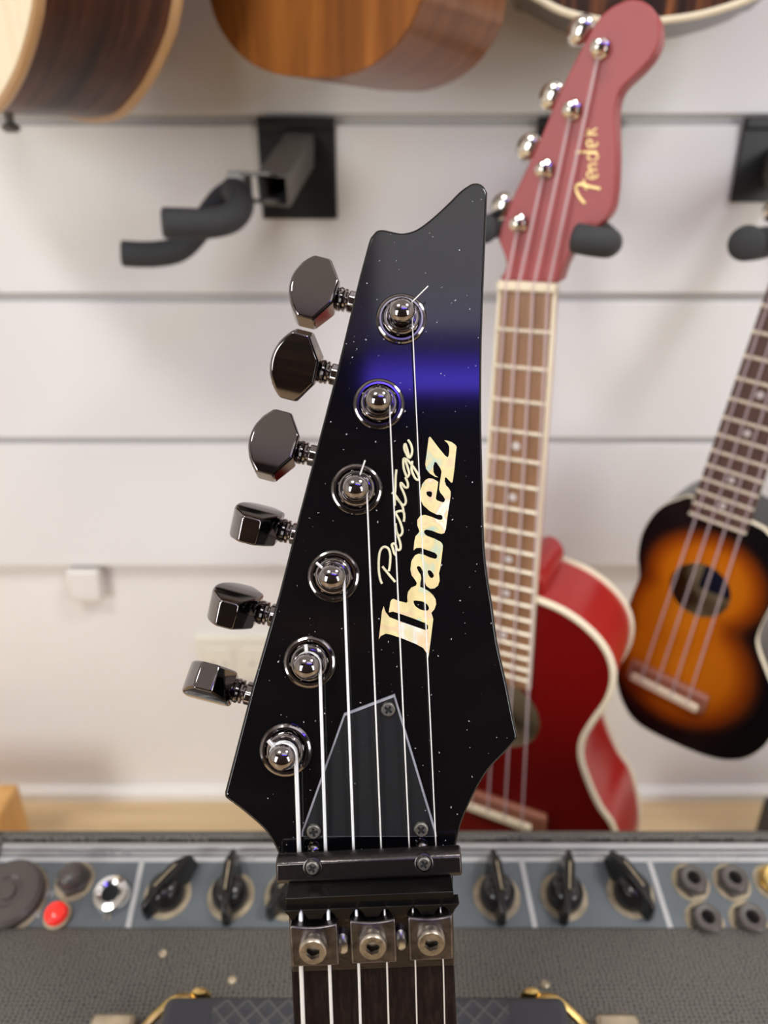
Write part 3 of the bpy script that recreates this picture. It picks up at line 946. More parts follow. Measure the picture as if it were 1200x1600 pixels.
# --- neck, fretboard, body
FBL = 0.475
wl, wr = N.l2(455, 1515, 0)[0], N.l2(709.5, 1503, 0)[0]
dw = 0.0064
y1 = yb + 0.0005
fb = [(wl, y1), (wr, y1), (wr + dw, -FBL), (wl - dw, -FBL)]
obj('fretboard', G().prism(fb, -0.0058, 0.0), M['rosew'], guitar, N, bevel=0.0005)
g = G()
secs = []
for (yy, dd) in ((0.016, 0.011), (-0.01, 0.0135), (-0.1, 0.0145), (-0.33, 0.016), (-0.40, 0.022)):
    f_ = max(0, -yy) / FBL
    x0, x1 = wl - dw * f_, wr + dw * f_
    secs.append([((x0 + x1) / 2 + (x1 - x0) / 2 * math.cos(a), yy, -0.0058 - dd * math.sin(a) ** 0.8 if math.sin(a) > 0 else -0.0058)
                 for a in [PI * k / 14 for k in range(15)]])
vs = [p for s_ in secs for p in s_]
fs = [(r * 15 + k, r * 15 + k + 1, (r + 1) * 15 + k + 1, (r + 1) * 15 + k) for r in range(4) for k in range(14)]
fs += [(r * 15 + 14, r * 15, (r + 1) * 15, (r + 1) * 15 + 14) for r in range(4)]
fs += [tuple(range(14, -1, -1)), tuple(60 + k for k in range(15))]
obj('neck', G().add(vs, fs), M['neckback'], guitar, N)
xm = (wl + wr) / 2
scale = 0.648
for k in range(1, 25):
    yy = yb - scale * (1 - 2 ** (-k / 12))
    f_ = -yy / FBL
    obj('fret', G().tube([(wl - dw * f_ + 0.0005, yy, 0.0001), (wr + dw * f_ - 0.0005, yy, 0.0001)], 0.0011, 8), M['steel'], guitar, N)
half = [(0.034, -0.375), (0.05, -0.40), (0.075, -0.36), (0.115, -0.335), (0.138, -0.36), (0.142, -0.42), (0.125, -0.50), (0.128, -0.57), (0.155, -0.64),
        (0.163, -0.70), (0.140, -0.765), (0.08, -0.80), (0.0, -0.806)]
bd = spline([V((xm + a, b)) for a, b in half], 4)
bd = bd + [V((2 * xm - p.x, p.y)) for p in reversed(bd[:-1])]
obj('body', G().prism([(p.x, p.y) for p in bd], -0.052, -0.009), M['black'], guitar, N, bevel=0.006, seg=3)
obj('bridge', G().box((xm, yb - scale, -0.004), (0.085, 0.03, 0.010)), M['chrome2'], guitar, N, bevel=0.002)
for yy in (-0.56, -0.50):
    obj('pickup', G().box((xm, yy, -0.006), (0.07, 0.036, 0.008)), M['bake'], guitar, N, bevel=0.002)

# --- strings
ST = [  # post index, x at bar top, below bar, nut top, nut foot, frame foot, diameter, material
    (5, 467.6, 468.9, 470, 470.6, 473.8, 1.17, 'wound'), (4, 509, 511, 513, 515, 518.3, 0.95, 'wound'), (3, 552.8, 555.4, 556.8, 560.6, 563.2, 0.78, 'wound'),
    (2, 596, 599, 601, 604.8, 607.2, 0.50, 'plain'), (1, 640, 643, 645, 649.2, 651.4, 0.42, 'plain'), (0, 681.8, 686, 688.5, 692.8, 694.8, 0.36, 'plain')]
TAIL = {5: (419, 1157), 4: (478, 1007), 3: (494, 879), 2: (570.5, 719), 1: None, 0: (669, 447)}
YX = {5: 464, 4: 500.5, 3: 539, 2: 572, 1: 606.5, 0: 641.5}
for pi, xa, xb, xc, xd, xe, dia, mt in ST:
    r = dia / 2000
    ph = V((*H.l2(*POST[pi], 0.001), 0))
    pts = []
    if TAIL[pi]:
        tp = H.loc(*TAIL[pi], 0.0065)
        pts.append(tp)
        tin = V((ph.x, ph.y, 0.0060))
        pts += [tp.lerp(tin, 0.5), tin]
    turns = 1.25 if pi > 2 else 1.0
    a0 = PI * 0.7
    rr_ = 0.0026 + r
    nst = int(18 * turns)
    for k in range(nst + 1):
        t = k / nst
        a = 2 * PI * turns * (1 - t)
        pts.append(V((ph.x + rr_ * math.cos(a), ph.y + rr_ * math.sin(a), 0.0059 - 0.0013 * t)))
    q1 = H.loc(xa, 1336, 0.0031)
    q2 = H.loc(xb, 1366, 0.0029)
    q3 = N.loc(xc, 1424, 0.0036)
    q4 = N.loc(xd, 1512, 0.0022)
    q5 = N.loc(xe, 1600, 0.0023)
    tow = lambda q: H.m.inverted() @ N.m @ q
    d45 = (q5 - q4)
    q6 = q4 + d45 * ((-(scale) - q4.y) / d45.y)
    q6.z = 0.004
    pts += [q1, q2, tow(q3), tow(N.loc((xc + xd) / 2, 1460, 0.0028)), tow(q4), tow(q5), tow(q6)]
    o = obj('string', G().tube(pts, r, 8), M[mt], guitar, H, sharp=80)

# ================================================================ UKULELES
def ukulele(root, F_, P):
    """F_: frame on the face of the body, y up the neck"""
    # fretboard
    yn, ye, wn, we = P['nut_y'], P['end_y'], P['wn'], P['we']
    hb = 0.0045
    sl = (we - wn) / 2 / (yn - ye)
    hw = lambda y: wn / 2 + sl * (yn - y)
    b = P.get('bind', 0)
    obj('fretboard', G().prism([(-wn / 2 + b, yn), (wn / 2 - b, yn), (we / 2 - b, ye), (-we / 2 + b, ye)], 0.0004, hb), M[P['board']], root, F_, bevel=0.0006)
    if b:
        for s in (-1, 1):
            obj('fretboard_binding', G().prism([(s * (wn / 2 - b), yn), (s * wn / 2, yn), (s * we / 2, ye), (s * (we / 2 - b), ye)], 0.0002, hb), M['cream'], root, F_, bevel=0.0004)
    sc = P['scale']
    k = 1
    while True:
        y = yn - sc * (1 - 2 ** (-k / 12))
        if y < ye + 0.001:
            break
        h_ = hw(y) - b * 0.6
        obj('fret', G().tube([(-h_, y, hb + 0.0001), (h_, y, hb + 0.0001)], P['fr'], 8), M[P.get('fm', 'fret')], root, F_)
        k += 1
    for d in P['dots']:
        y = yn - sc * (1 - (2 ** (-d / 12) + 2 ** (-(d - 1) / 12)) / 2)
        obj('position_dot', G().lathe([(0.0027, hb - 0.0005), (0.0027, hb + 0.0002), (0.002, hb + 0.0003)], 20, T(0, y, 0)), M['dot'], root, F_)
    # neck behind
    secs, ys = [], (yn + 0.004, (yn + P['join']) / 2, P['join'] + 0.02, P['join'])
    for y, dd in zip(ys, (0.013, 0.015, 0.018, P['depth'] * 0.62)):
        secs.append([(hw(y) * math.cos(a), y, 0.0006 - dd * math.sin(a) ** 0.8 if math.sin(a) > 1e-6 else 0.0006) for a in [PI * q / 12 for q in range(13)]])
    vs = [p for s_ in secs for p in s_]
    fs = [(r * 13 + q, (r + 1) * 13 + q, (r + 1) * 13 + q + 1, r * 13 + q + 1) for r in range(3) for q in range(12)]
    fs += [(r * 13 + 12, (r + 1) * 13 + 12, (r + 1) * 13, r * 13) for r in range(3)]
    fs += [tuple(range(13)), tuple(39 + q for q in range(12, -1, -1))]
    obj('neck', G().add(vs, fs), M[P['neckm']], root, F_)
    obj('nut', G().box((0, yn + 0.002, 0.0033), (wn + 0.0005, 0.0055, 0.0075)), M['cream'], root, F_, bevel=0.0012)
    # body
    ol = P['outline']
    dp = P['depth']
    hc, hr = P['hole']
    obj('body_top', G().prism(ol, -0.0022, 0.0, holes=[circle(*hc, hr, 40)]), M[P['top']], root, F_)
    g = G()
    n = len(ol)
    oi = inset(ol, 0.002)
    g.add([(p[0], p[1], -0.0022) for p in ol] + [(p[0], p[1], -dp) for p in ol] + [(p[0], p[1], -0.0022) for p in oi] + [(p[0], p[1], -dp) for p in oi],
          [f for i in range(n) for f in ((i, (i + 1) % n, (i + 1) % n + n, i + n),)])
    obj('body_side', g, M[P['side']], root, F_)
    g = G().add([(p[0], p[1], -0.0022) for p in oi] + [(p[0], p[1], -dp) for p in oi], [(i + n, (i + 1) % n + n, (i + 1) % n, i) for i in range(n)])
    obj('inside_lining', g, M['tan'], root, F_)
    obj('body_back', G().prism(ol, -dp - 0.002, -dp), M[P['side']], root, F_)
    obj('inside_back', G().prism(inset(ol, 0.004), -dp + 0.0001, -dp + 0.0012), M['tan'], root, F_)
    if P.get('strip'):
        oo = inset(ol, -0.0004)
        g = G()
        g.add([(p[0], p[1], 0.0002) for p in oi] + [(p[0], p[1], 0.0002) for p in ol] + [(p[0], p[1], -0.0002) for p in oo] + [(p[0], p[1], -0.0048) for p in oo] + [(p[0], p[1], -0.0048) for p in oi],
              [(i + a_ * n, (i + 1) % n + a_ * n, (i + 1) % n + (a_ + 1) * n, i + (a_ + 1) * n) for a_ in (1, 2, 3) for i in range(n)])
        obj('binding', g, M['cream'], root, F_)
    for z in () if P.get('strip') else (-0.0012, -dp + 0.0004):
        obj('binding', G().tube([(p[0], p[1], z) for p in ol], P['br'], 8, closed=True), M['cream'], root, F_)
    # bridge and saddle
    by, bx = P['bridge_y'], P['bridge_x']
    br = obj('bridge', G().box((bx, by + 0.001, 0.004), (P['bridge_w'], 0.020, 0.008)), M[P['bm']], root, F_, bevel=0.003)
    obj('saddle', G().box((bx, by - 0.003, 0.0085), (P['saddle_w'], P['saddle_t'], 0.006)), M['cream'], br, F_, bevel=0.001)
    # strings
    for i, (xn, post) in enumerate(zip(P['xs'], P['posts'])):
        xb_ = bx + (i - 1.5) * P['bs']
        q = [V((xb_, by, 0.0112)), V((xn, yn + 0.002, 0.0072)), V((post[0], post[1], 0.003))]
        obj('string', G().tube(q, P['sr'], 8), M['nylon'], root, F_)
    # head
    obj('headstock', G().prism(P['head'], -0.0195, -0.0015), M[P['headm']], root, F_, bevel=0.0008)
    for post, but in zip(P['posts'], P['buttons']):
        m = T(post[0], post[1], 0)
        tn = obj('tuner', G().lathe([(0.0052, -0.0016), (0.0054, -0.0004), (0.0048, 0.0010), (0.0032, 0.0018), (0.0030, 0.0050), (0.0040, 0.0068),
                                     (0.0036, 0.0085), (0.0018, 0.0095), (0.0001, 0.0097)], 24, m), M['nickel'], root, F_)
        d = (V((but[0], but[1], 0)) - V((post[0], post[1], 0)))
        ln = d.length
        mm = axes((post[0], post[1], -0.019), d)
        obj('tuner_shaft', G().lathe([(0.0045, 0), (0.0045, 0.006), (0.002, 0.007), (0.002, ln - 0.004)], 16, mm), M['nickel'], tn, F_)
        pr = [(0.0001 + 0.0074 * math.sin(PI * q / 12), -0.0074 * math.cos(PI * q / 12)) for q in range(13)]
        obj('tuner_button', G().lathe(pr, 20, axes((but[0], but[1], -0.019), (0, 0, 1), d) @ Matrix.Diagonal((0.95, 1.1, 0.62, 1))), M['nickel'], tn, F_)


def neck_frame(origin_px, depth, psi, e_top, e_bot, corr):
    n = V((-math.sin(psi), -math.cos(psi), 0))
    o = CAM + ray(*origin_px) * depth
    a, b = hit(*e_top, o, n), hit(*e_bot, o, n)
    y = (a - b).normalized()
    x = y.cross(n)
    y2 = y * math.cos(corr) + x * math.sin(corr)
    return Fr(o, y2.cross(n), y2, n)


# --- red tenor ukulele
U1 = neck_frame((826, 452), 0.449, math.radians(27), (870, 458), (828, 1078), 0.016)
r1 = thing('red_ukulele', 'red ukulele with cream binding hanging on the slat wall right of the black headstock', 'ukulele', U1)
up = [(837, 937), (879, 955), (917, 982), (946, 1016), (957.5, 1053), (950, 1091), (925, 1128), (909, 1157), (907.5, 1187), (921, 1228), (937, 1262), (960, 1299)]
loc_ = [V(U1.l2(*p)) for p in up]
lx, ly = loc_[-1]
low = [(lx + 0.012, ly - 0.045), (lx + 0.005, ly - 0.085), (lx - 0.03, ly - 0.118), (0.0, ly - 0.127)]
right = [V((0.0, loc_[0].y + 0.003))] + loc_ + [V(p) for p in low]
half_l = [(-0.022, loc_[0].y + 0.001), (-0.055, loc_[0].y - 0.003), (-0.076, loc_[0].y - 0.04), (-0.075, loc_[0].y - 0.08), (-0.062, loc_[6].y - 0.008),
          (-0.066, loc_[8].y - 0.015), (-lx, ly), (-lx - 0.012, ly - 0.045), (-lx - 0.005, ly - 0.085), (-lx + 0.03, ly - 0.118)]
ol1 = spline(right + [V(p) for p in reversed(half_l)], 4, True)
ol1 = [(p.x, p.y) for p in ol1]
HZ = 0.0
hd = [(781, 438), (791, 418), (790, 405), (784, 388), (778, 371), (783, 354), (791, 335), (800, 312), (837, 233), (867, 162), (896, 100), (925, 46), (942, 22), (965, 6),
      (990, -1), (1012, 6), (1027, 25), (1031, 54), (1022, 83), (1000, 110), (972, 137), (963, 158), (960, 187), (962, 250), (958, 312), (950, 337), (933, 354), (908, 372),
      (892, 394), (880, 417), (872, 442)]
head1 = [(p.x, p.y) for p in spline([V(U1.l2(a, b, -0.0015)) for a, b in hd], 3)]
posts1 = [U1.l2(a, b, 0.004) for a, b in ((809, 350), (849, 265), (892, 172), (936, 75))]
btn1 = [U1.l2(a, b, -0.019) for a, b in ((785, 322), (826, 230), (862, 150), (907, 48))]
ukulele(r1, U1, dict(nut_y=0.0, end_y=-0.288, wn=0.0362, we=0.0455, scale=0.432, board='ukeboard', bind=0.0022, fr=0.0013, dots=(5, 7, 10, 12, 15),
                     join=loc_[0].y + 0.012, depth=0.070, neckm='redlit', outline=ol1, hole=((0.0, U1.l2(800, 1122)[1]), 0.0318), top='red', side='redlit',
                     br=0.0026, bridge_y=U1.l2(790, 1262)[1] , bridge_x=0.006, bridge_w=0.080, bm='redbridge', saddle_w=0.058, saddle_t=0.0062,
                     xs=(-0.0122, -0.0045, 0.0048, 0.0138), posts=posts1, buttons=btn1, bs=0.0145, sr=0.00085, head=head1, headm='redsheen'))
hc_ = U1.loc(857, 862, -0.050)
obj('neck_heel', G().prism(circle(hc_.x - 0.002, hc_.y - 0.006, 0.0115, 28, ry=0.014), -0.064, -0.004), M['redlit'], r1, U1, bevel=0.004, seg=4)
# name lettering on its head, in gold strokes
cf = lambda l: [U1.loc(880 + a / 10, 180 + b / 10, -0.0014) for a, b in l]
g = G()
FE = [([(340, 1375), (270, 1300), (215, 1200), (200, 1120), (240, 1080), (330, 1085), (420, 1115), (580, 1150)], 0.0011), ([(330, 1000), (325, 1090), (375, 1160)], 0.0008),
      ([(480, 985), (420, 990), (375, 940), (390, 890), (450, 900), (470, 985), (530, 960), (530, 915)], 0.0006),
      ([(530, 850), (400, 850)], 0.0006), ([(440, 850), (400, 800), (430, 765), (530, 765)], 0.0006),
      ([(440, 700), (390, 670), (400, 610), (470, 590), (535, 620), (530, 680), (470, 700)], 0.0006), ([(190, 580), (350, 575), (530, 575)], 0.0007),
      ([(460, 490), (410, 500), (370, 450), (385, 395), (440, 400), (460, 490), (520, 475), (530, 420)], 0.0006),
      ([(350, 320), (400, 300), (530, 300)], 0.0006), ([(420, 290), (385, 250), (400, 210)], 0.0006), ([(430, 260), (530, 200)], 0.0006)]
for st, rr_ in FE:
    g.tube(spline(cf(st), 4), rr_ * 0.72, 6)
obj('head_lettering', g, M['gold'], r1, U1, label='gold script name running up the red headstock')

# --- sunburst soprano ukulele
U2 = neck_frame((1129, 797), 0.577, math.radians(40), (1200, 434), (1088, 774), -0.010)
r2 = thing('sunburst_ukulele', 'sunburst ukulele, black edged orange top, hanging at the right end of the wall', 'ukulele', U2)
ltr = [V(U2.l2(*p)) for p in [(1087, 779), (1060, 781), (1034, 792), (1015, 812), (1002, 838), (997, 870), (999, 900), (990, 925), (977, 962), (965, 1010), (963, 1060), (976, 1103), (1002, 1134),
                              (1065, 1166), (1115, 1184), (1152, 1187)]]
rtr = [V(U2.l2(*p)) for p in [(1175, 818), (1200, 834), (1222, 866), (1228, 905), (1205, 945), (1184, 990), (1184, 1015), (1197, 1050), (1212, 1090), (1214, 1130), (1199, 1160), (1178, 1178)]]
ol2 = spline(ltr + list(reversed(rtr)), 4, True)
ol2 = [(p.x, p.y) for p in ol2]
M['burst'] = sunburst('sunburst_top', ((0.004, -0.066), (0.058, 0.054)), ((0.007, -0.150), (0.073, 0.074)), ((-0.006, -0.110), (0.054, 0.06)))
nut2 = 0.175
head2 = [(-0.017, nut2), (-0.017, nut2 + 0.012), (-0.026, nut2 + 0.03), (-0.023, nut2 + 0.06), (-0.012, nut2 + 0.11), (0.004, nut2 + 0.135), (0.022, nut2 + 0.135), (0.03, nut2 + 0.115),
         (0.024, nut2 + 0.09), (0.026, nut2 + 0.05), (0.024, nut2 + 0.02), (0.017, nut2)]
head2 = [(p.x, p.y) for p in spline([V(p) for p in head2], 3)]
posts2 = [(-0.013 + 0.007 * k, nut2 + 0.035 + 0.024 * k) for k in range(4)]
btn2 = [(p[0] - 0.022, p[1] + 0.004) for p in posts2]
ukulele(r2, U2, dict(nut_y=nut2, end_y=-0.012, wn=0.035, we=0.0445, scale=0.35, board='darkboard', fr=0.0013, dots=(5, 7, 10, 12), fm='fret',
                     join=0.0, depth=0.058, neckm='neckback', outline=ol2, hole=((0.003, -0.0745), 0.0245), top='burst', side='blacktop', strip=True, br=0.0020,
                     bridge_y=-0.1745, bridge_x=0.004, bridge_w=0.070, bm='redbridge', saddle_w=0.060, saddle_t=0.0068,
                     xs=(-0.0132, -0.0044, 0.0044, 0.0132), posts=posts2, buttons=btn2, bs=0.0140, sr=0.00085, head=head2, headm='blacktop'))
lb = U2.l2(1128, 906, -0.0555)
obj('maker_label', G().box((lb[0], lb[1], -0.0561), (0.034, 0.032, 0.0006)), M['label'], r2, U2, label='dark blue paper label seen through the sound hole')


# ================================================================ BODIES HANGING ABOVE
def hung_body(name, label, F_, outline, depth, top, side, bind, br, rootgroup='acoustic guitars hung in the top row', pairs=None):
    root = thing(name, label, 'acoustic guitar', F_, rootgroup)
    n = len(outline)
    obj('body_top', G().prism(outline, -0.003, 0.0), M[top], root, F_)
    g = G()
    g.add([(p[0], p[1], -0.003) for p in outline] + [(p[0], p[1], -depth) for p in outline],
          [(i, (i + 1) % n, (i + 1) % n + n, i + n) for i in range(n)])
    obj('body_side', g, M[side], root, F_, sharp=60)
    obj('body_back', G().prism(outline, -depth - 0.003, -depth), M[side], root, F_)
    if bind:
        for z in pairs or (-0.001, -depth):
            obj('binding', G().tube([(p[0], p[1], z) for p in outline], br, 8, closed=True), M[bind], root, F_)
    xc = sum(p[0] for p in outline) / n
    yt_ = max(p[1] for p in outline)
    obj('neck', G().prism([(xc - 0.028, yt_ - 0.02), (xc + 0.028, yt_ - 0.02), (xc + 0.022, yt_ + 0.33), (xc - 0.022, yt_ + 0.33)], -0.022, 0.004), M['neckback'], root, F_, bevel=0.006)
    obj('headstock', G().prism([(xc - 0.024, yt_ + 0.33), (xc + 0.024, yt_ + 0.33), (xc + 0.036, yt_ + 0.50), (xc - 0.036, yt_ + 0.50)], -0.020, -0.004), M[side], root, F_, bevel=0.003)
    return root


def vframe(px, py, d, psi):
    n = V((-math.sin(psi), -math.cos(psi), 0))
    return Fr(CAM + ray(px, py) * d, (math.cos(psi), -math.sin(psi), 0), (0, 0, 1), n)


# left: spruce top turned away, rosewood side towards us
B1 = vframe(25, 125, 0.445, math.radians(45))
tr = [V(B1.l2(*p)) for p in [(58, 0), (53, 32), (42, 75), (27, 116), (3, 158)]]
p0, p4 = tr[0], tr[-1]
o1 = [V((p0.x - 0.045, p0.y + 0.44)), V((p0.x - 0.030, p0.y + 0.36)), V((p0.x - 0.030, p0.y + 0.27)), V((p0.x - 0.018, p0.y + 0.19)), V((p0.x + 0.006, p0.y + 0.125)),
      V((p0.x + 0.017, p0.y + 0.075)), V((p0.x + 0.016, p0.y + 0.042)), V((p0.x + 0.010, p0.y + 0.017))] + tr
o1 += [V((p4.x - 0.022, p4.y - 0.003)), V((p4.x - 0.06, p4.y - 0.002)), V((p4.x - 0.11, p4.y + 0.008)), V((p4.x - 0.145, p4.y + 0.03)), V((p4.x - 0.157, p4.y + 0.11)),
       V((p4.x - 0.148, p4.y + 0.22)), V((p4.x - 0.145, p4.y + 0.34)), V((p4.x - 0.14, p4.y + 0.48)), V((p4.x - 0.08, p4.y + 0.51))]
o1 = [(p.x, p.y) for p in spline(o1, 4, True)]
q = B1.w((0, 0, 0))
h1 = hung_body('acoustic_guitar', 'acoustic guitar at upper left, pale top turned aside, dark rosewood side facing out', B1, o1, 0.083, 'spruce', 'rosewood', 'maple', 0.0036)
sb = B1.loc(12, 172, -0.03)
obj('strap_button', G().lathe([(0.006, 0.005), (0.0035, 0.002), (0.003, -0.008), (0.0062, -0.010), (0.0066, -0.0125), (0.004, -0.0145)], 24,
                              axes((sb.x, sb.y, sb.z), (0, 1, 0), (1, 0, 0))), M['steelarm'], h1, B1)

# middle: mahogany
B2 = vframe(520, 100, 0.465, math.radians(36))
tr = [V(B2.l2(*p)) for p in [(322, -30), (328, 0), (337, 30), (352, 58), (375, 85), (405, 106), (445, 118), (500, 121), (535, 119), (575, 104), (610, 78), (635, 46), (652, 10), (662, -30)]]
a_, z_ = tr[0], tr[-1]
o2 = tr + [V((z_.x + 0.003, z_.y + 0.06)), V((z_.x - 0.02, z_.y + 0.13)), V((z_.x - 0.012, z_.y + 0.22)), V((z_.x - 0.05, z_.y + 0.29)), V(((a_.x + z_.x) / 2, z_.y + 0.30)),
           V((a_.x + 0.05, a_.y + 0.29)), V((a_.x + 0.012, a_.y + 0.22)), V((a_.x + 0.02, a_.y + 0.13)), V((a_.x - 0.003, a_.y + 0.06))]
o2 = [(p.x, p.y) for p in spline(o2, 4, True)]
hung_body('acoustic_guitar', 'plain orange-brown mahogany guitar body hanging at the top middle', B2, o2, 0.094, 'mahogany', 'mahside', None, 0)

# right: striped top with cream binding
B3 = vframe(1000, 20, 0.505, math.radians(12))
tr = [V(B3.l2(*p)) for p in [(790, -42), (815, -18), (846, 0), (879, 17), (925, 29), (975, 34.5), (1037, 31), (1096, 22), (1158, 3), (1200, -18), (1235, -50)]]
a_, z_ = tr[0], tr[-1]
o3 = tr + [V((z_.x + 0.01, z_.y + 0.06)), V((z_.x - 0.02, z_.y + 0.15)), V((z_.x - 0.03, z_.y + 0.23)), V((z_.x - 0.08, z_.y + 0.30)), V(((a_.x + z_.x) / 2, z_.y + 0.31)),
           V((a_.x + 0.08, a_.y + 0.30)), V((a_.x + 0.03, a_.y + 0.23)), V((a_.x + 0.02, a_.y + 0.15)), V((a_.x - 0.01, a_.y + 0.06))]
o3 = [(p.x, p.y) for p in spline(o3, 4, True)]
hung_body('acoustic_guitar', 'dark striped guitar body with cream binding behind the red headstock', B3, o3, 0.080, 'ebony', 'ebside', 'cream', 0.0024, pairs=(-0.001,))


# ================================================================ WALL HANGERS
def hanger(label, x, z0, z1, wd, arm_from, arm_to, prongs, rad, tube_w, bracket=None):
    f = Fr((x, WY, z0), (1, 0, 0), (0, 1, 0), (0, 0, 1))
    root = thing('guitar_hanger', label, 'guitar hanger', f, 'black guitar hangers on the slat wall')
    pl = G().box((x, WY - 0.002, (z0 + z1) / 2), (wd, 0.004, z0 - z1))
    obj('back_plate', pl, M['blackmetal'], root, bevel=0.0015)
    obj('hook_lip', G().box((x, WY - 0.0035, z0 - 0.005), (wd, 0.007, 0.010)), M['blackmetal'], root, bevel=0.002)
    a, b = V(arm_from), V(arm_to)
    m = axes(a, b - a, (1, 0, 0))
    ln = (b - a).length
    t = tube_w / 2
    ti = t * 0.84
    g = G().prism([(-t, -t), (t, -t), (t, t), (-t, t)], 0, ln, holes=[[(-ti, -ti), (ti, -ti), (ti, ti), (-ti, ti)]], m=m)
    obj('arm', g, M['steelarm'], root, bevel=0.0008)
    if bracket:
        obj('swivel_bracket', bracket, M['steelarm'], root, bevel=0.001)
    for pts, r in prongs:
        pp = spline([V(p) for p in pts], 6)
        pts2 = [pp[0] + (pp[0] - pp[1]).normalized() * 0.0015] + pp
        rs = [r * 0.8, r] + [r] * (len(pp) - 1)
        obj('foam_prong', G().tube(pts2, rs, 20), M['foam'], root, sharp=60)
    return root


def at(px, py, d):
    return CAM + ray(px, py) * d


def onwall(px, py):
    return hit(px, py, (0, WY, 0), V((0, 1, 0)))


a, b = onwall(398, 183), onwall(531, 342)
pa = [at(256, 348, .525), at(290, 349, .53), at(330, 349, .54), at(360, 341, .55), at(374, 325, .56), at(374, 308, .572), at(366, 296, .585)]
pb = [at(192, 396, .575), at(215, 397.5, .578), at(245, 397, .582), at(278, 390, .587), at(303, 368, .592), at(325, 338, .598), at(345, 312, .602), at(362, 300, .602)]
o = at(362, 266, .588)
br = G()
m = axes(at(375, 286, .583), (1, -0.25, 0), (0, 0, 1))
br.box((0, 0, 0), (0.017, 0.016, 0.014), m)
br.box((0.0065, 0.0, 0.016), (0.003, 0.018, 0.026), m)
br.box((-0.013, 0.0, 0.016), (0.003, 0.018, 0.026), m)
hanger('empty black guitar hanger at left, its foam arms swung sideways', (a.x + b.x) / 2, a.z, b.z, b.x - a.x - 0.004, onwall(470, 232) , at(427, 298, .585), [(pa, .0105), (pb, .0098)], .0105, .025, br)

a, b = onwall(836, 183), onwall(958, 315)
u1 = lambda px, py, h: U1.w(U1.loc(px, py, h))
pc = [u1(899, 372, .0095), u1(920, 376, .0092), u1(940, 379, .005), u1(949, 380, -.010), u1(948, 376, -.032), u1(925, 356, -.055), u1(905, 344, -.085)]
pd_ = [u1(757, 358, .006), u1(755, 358, -.008), u1(756, 357, -.034), u1(774, 352, -.052), u1(812, 346, -.070), u1(850, 342, -.090)]
hanger('black hanger behind the red headstock holding the red ukulele', (a.x + b.x) / 2, a.z, b.z, b.x - a.x - 0.004, onwall(900, 250), at(885, 340, .55), [(pc, .0082), (pd_, .0082)], .0085, .020)

a, b = onwall(1158, 183), onwall(1278, 316)
pe = [at(1166, 380, .475), at(1168, 380, .492), at(1182, 381, .522), at(1218, 372, .555), at(1250, 350, .57)]
pf = [at(1290, 385, .515), at(1290, 384, .525), at(1285, 380, .545), at(1265, 360, .57)]
hanger('black hanger cut by the right edge, ball-ended prong above the sunburst ukulele', (a.x + b.x) / 2, a.z, b.z, b.x - a.x - 0.004, onwall(1215, 250), at(1255, 345, .575), [(pe, .0112), (pf, .0112)], .0115, .022)

# small things on the lower wall
a, b = hit(111, 880, (0, LOW, 0), V((0, 1, 0))), hit(169, 926, (0, LOW, 0), V((0, 1, 0)))
o = obj('panel_bracket', G().box(((a.x + b.x) / 2, LOW - 0.010, (a.z + b.z) / 2), (b.x - a.x, 0.020, a.z - b.z)), M['plasticwhite'], bevel=0.003)
tag(o, 'small white block under the lowest slat board at left', 'bracket')
a, b = hit(308, 990, (0, LOW, 0), V((0, 1, 0))), hit(440, 1056, (0, LOW, 0), V((0, 1, 0)))
f = Fr(((a.x + b.x) / 2, LOW, (a.z + b.z) / 2), (1, 0, 0), (0, 0, 1), (0, -1, 0))
rt = thing('wall_socket', 'cream double wall socket half hidden behind the lower tuning buttons', 'socket', f)
ww, hh = b.x - a.x, a.z - b.z
obj('face_plate', G().box((0, 0, 0.004), (ww, hh, 0.008)), M['plasticcream'], rt, f, bevel=0.002)
for s in (-1, 1):
    so = obj('outlet', G().box((s * ww * 0.24, -0.002, 0.0085), (ww * 0.36, hh * 0.6, 0.002)), M['plasticcream'], rt, f, bevel=0.001)
    for q in (-1, 1):
        obj('slot', G().box((s * ww * 0.24 + q * 0.007, -0.006, 0.0096), (0.006, 0.002, 0.0004)), M['greyink'], so, f)

# ================================================================ THE AMPLIFIER
PT = math.radians(17)
A_ = Fr(CAM + ray(600, 1390) * 0.388, (1, 0, 0), (0, math.cos(PT), math.sin(PT)), (0, -math.sin(PT), math.cos(PT)))
pyf, pyb = A_.l2(600, 1451)[1], A_.l2(600, 1317)[1]
pxl, pxr = A_.l2(3, 1330)[0], 0.40
fe, be = A_.w((0, pyf, 0)), A_.w((0, pyb, 0))
ztop = fe.z + 0.0015
rb = hit(600, 1296, (0, 0, be.z + 0.004), V((0, 0, 1)))
AX0, AX1 = pxl - 0.018, pxr + 0.018
AYF, AYB = 0.128, rb.y
amp_fr = Fr(((AX0 + AX1) / 2, (AYF + AYB) / 2, PLAT), (1, 0, 0), (0, 1, 0), (0, 0, 1))
amp = thing('guitar_amplifier', 'black tolex guitar amplifier with blue-grey top control panel and carrying handle', 'amplifier', amp_fr)
g = G()
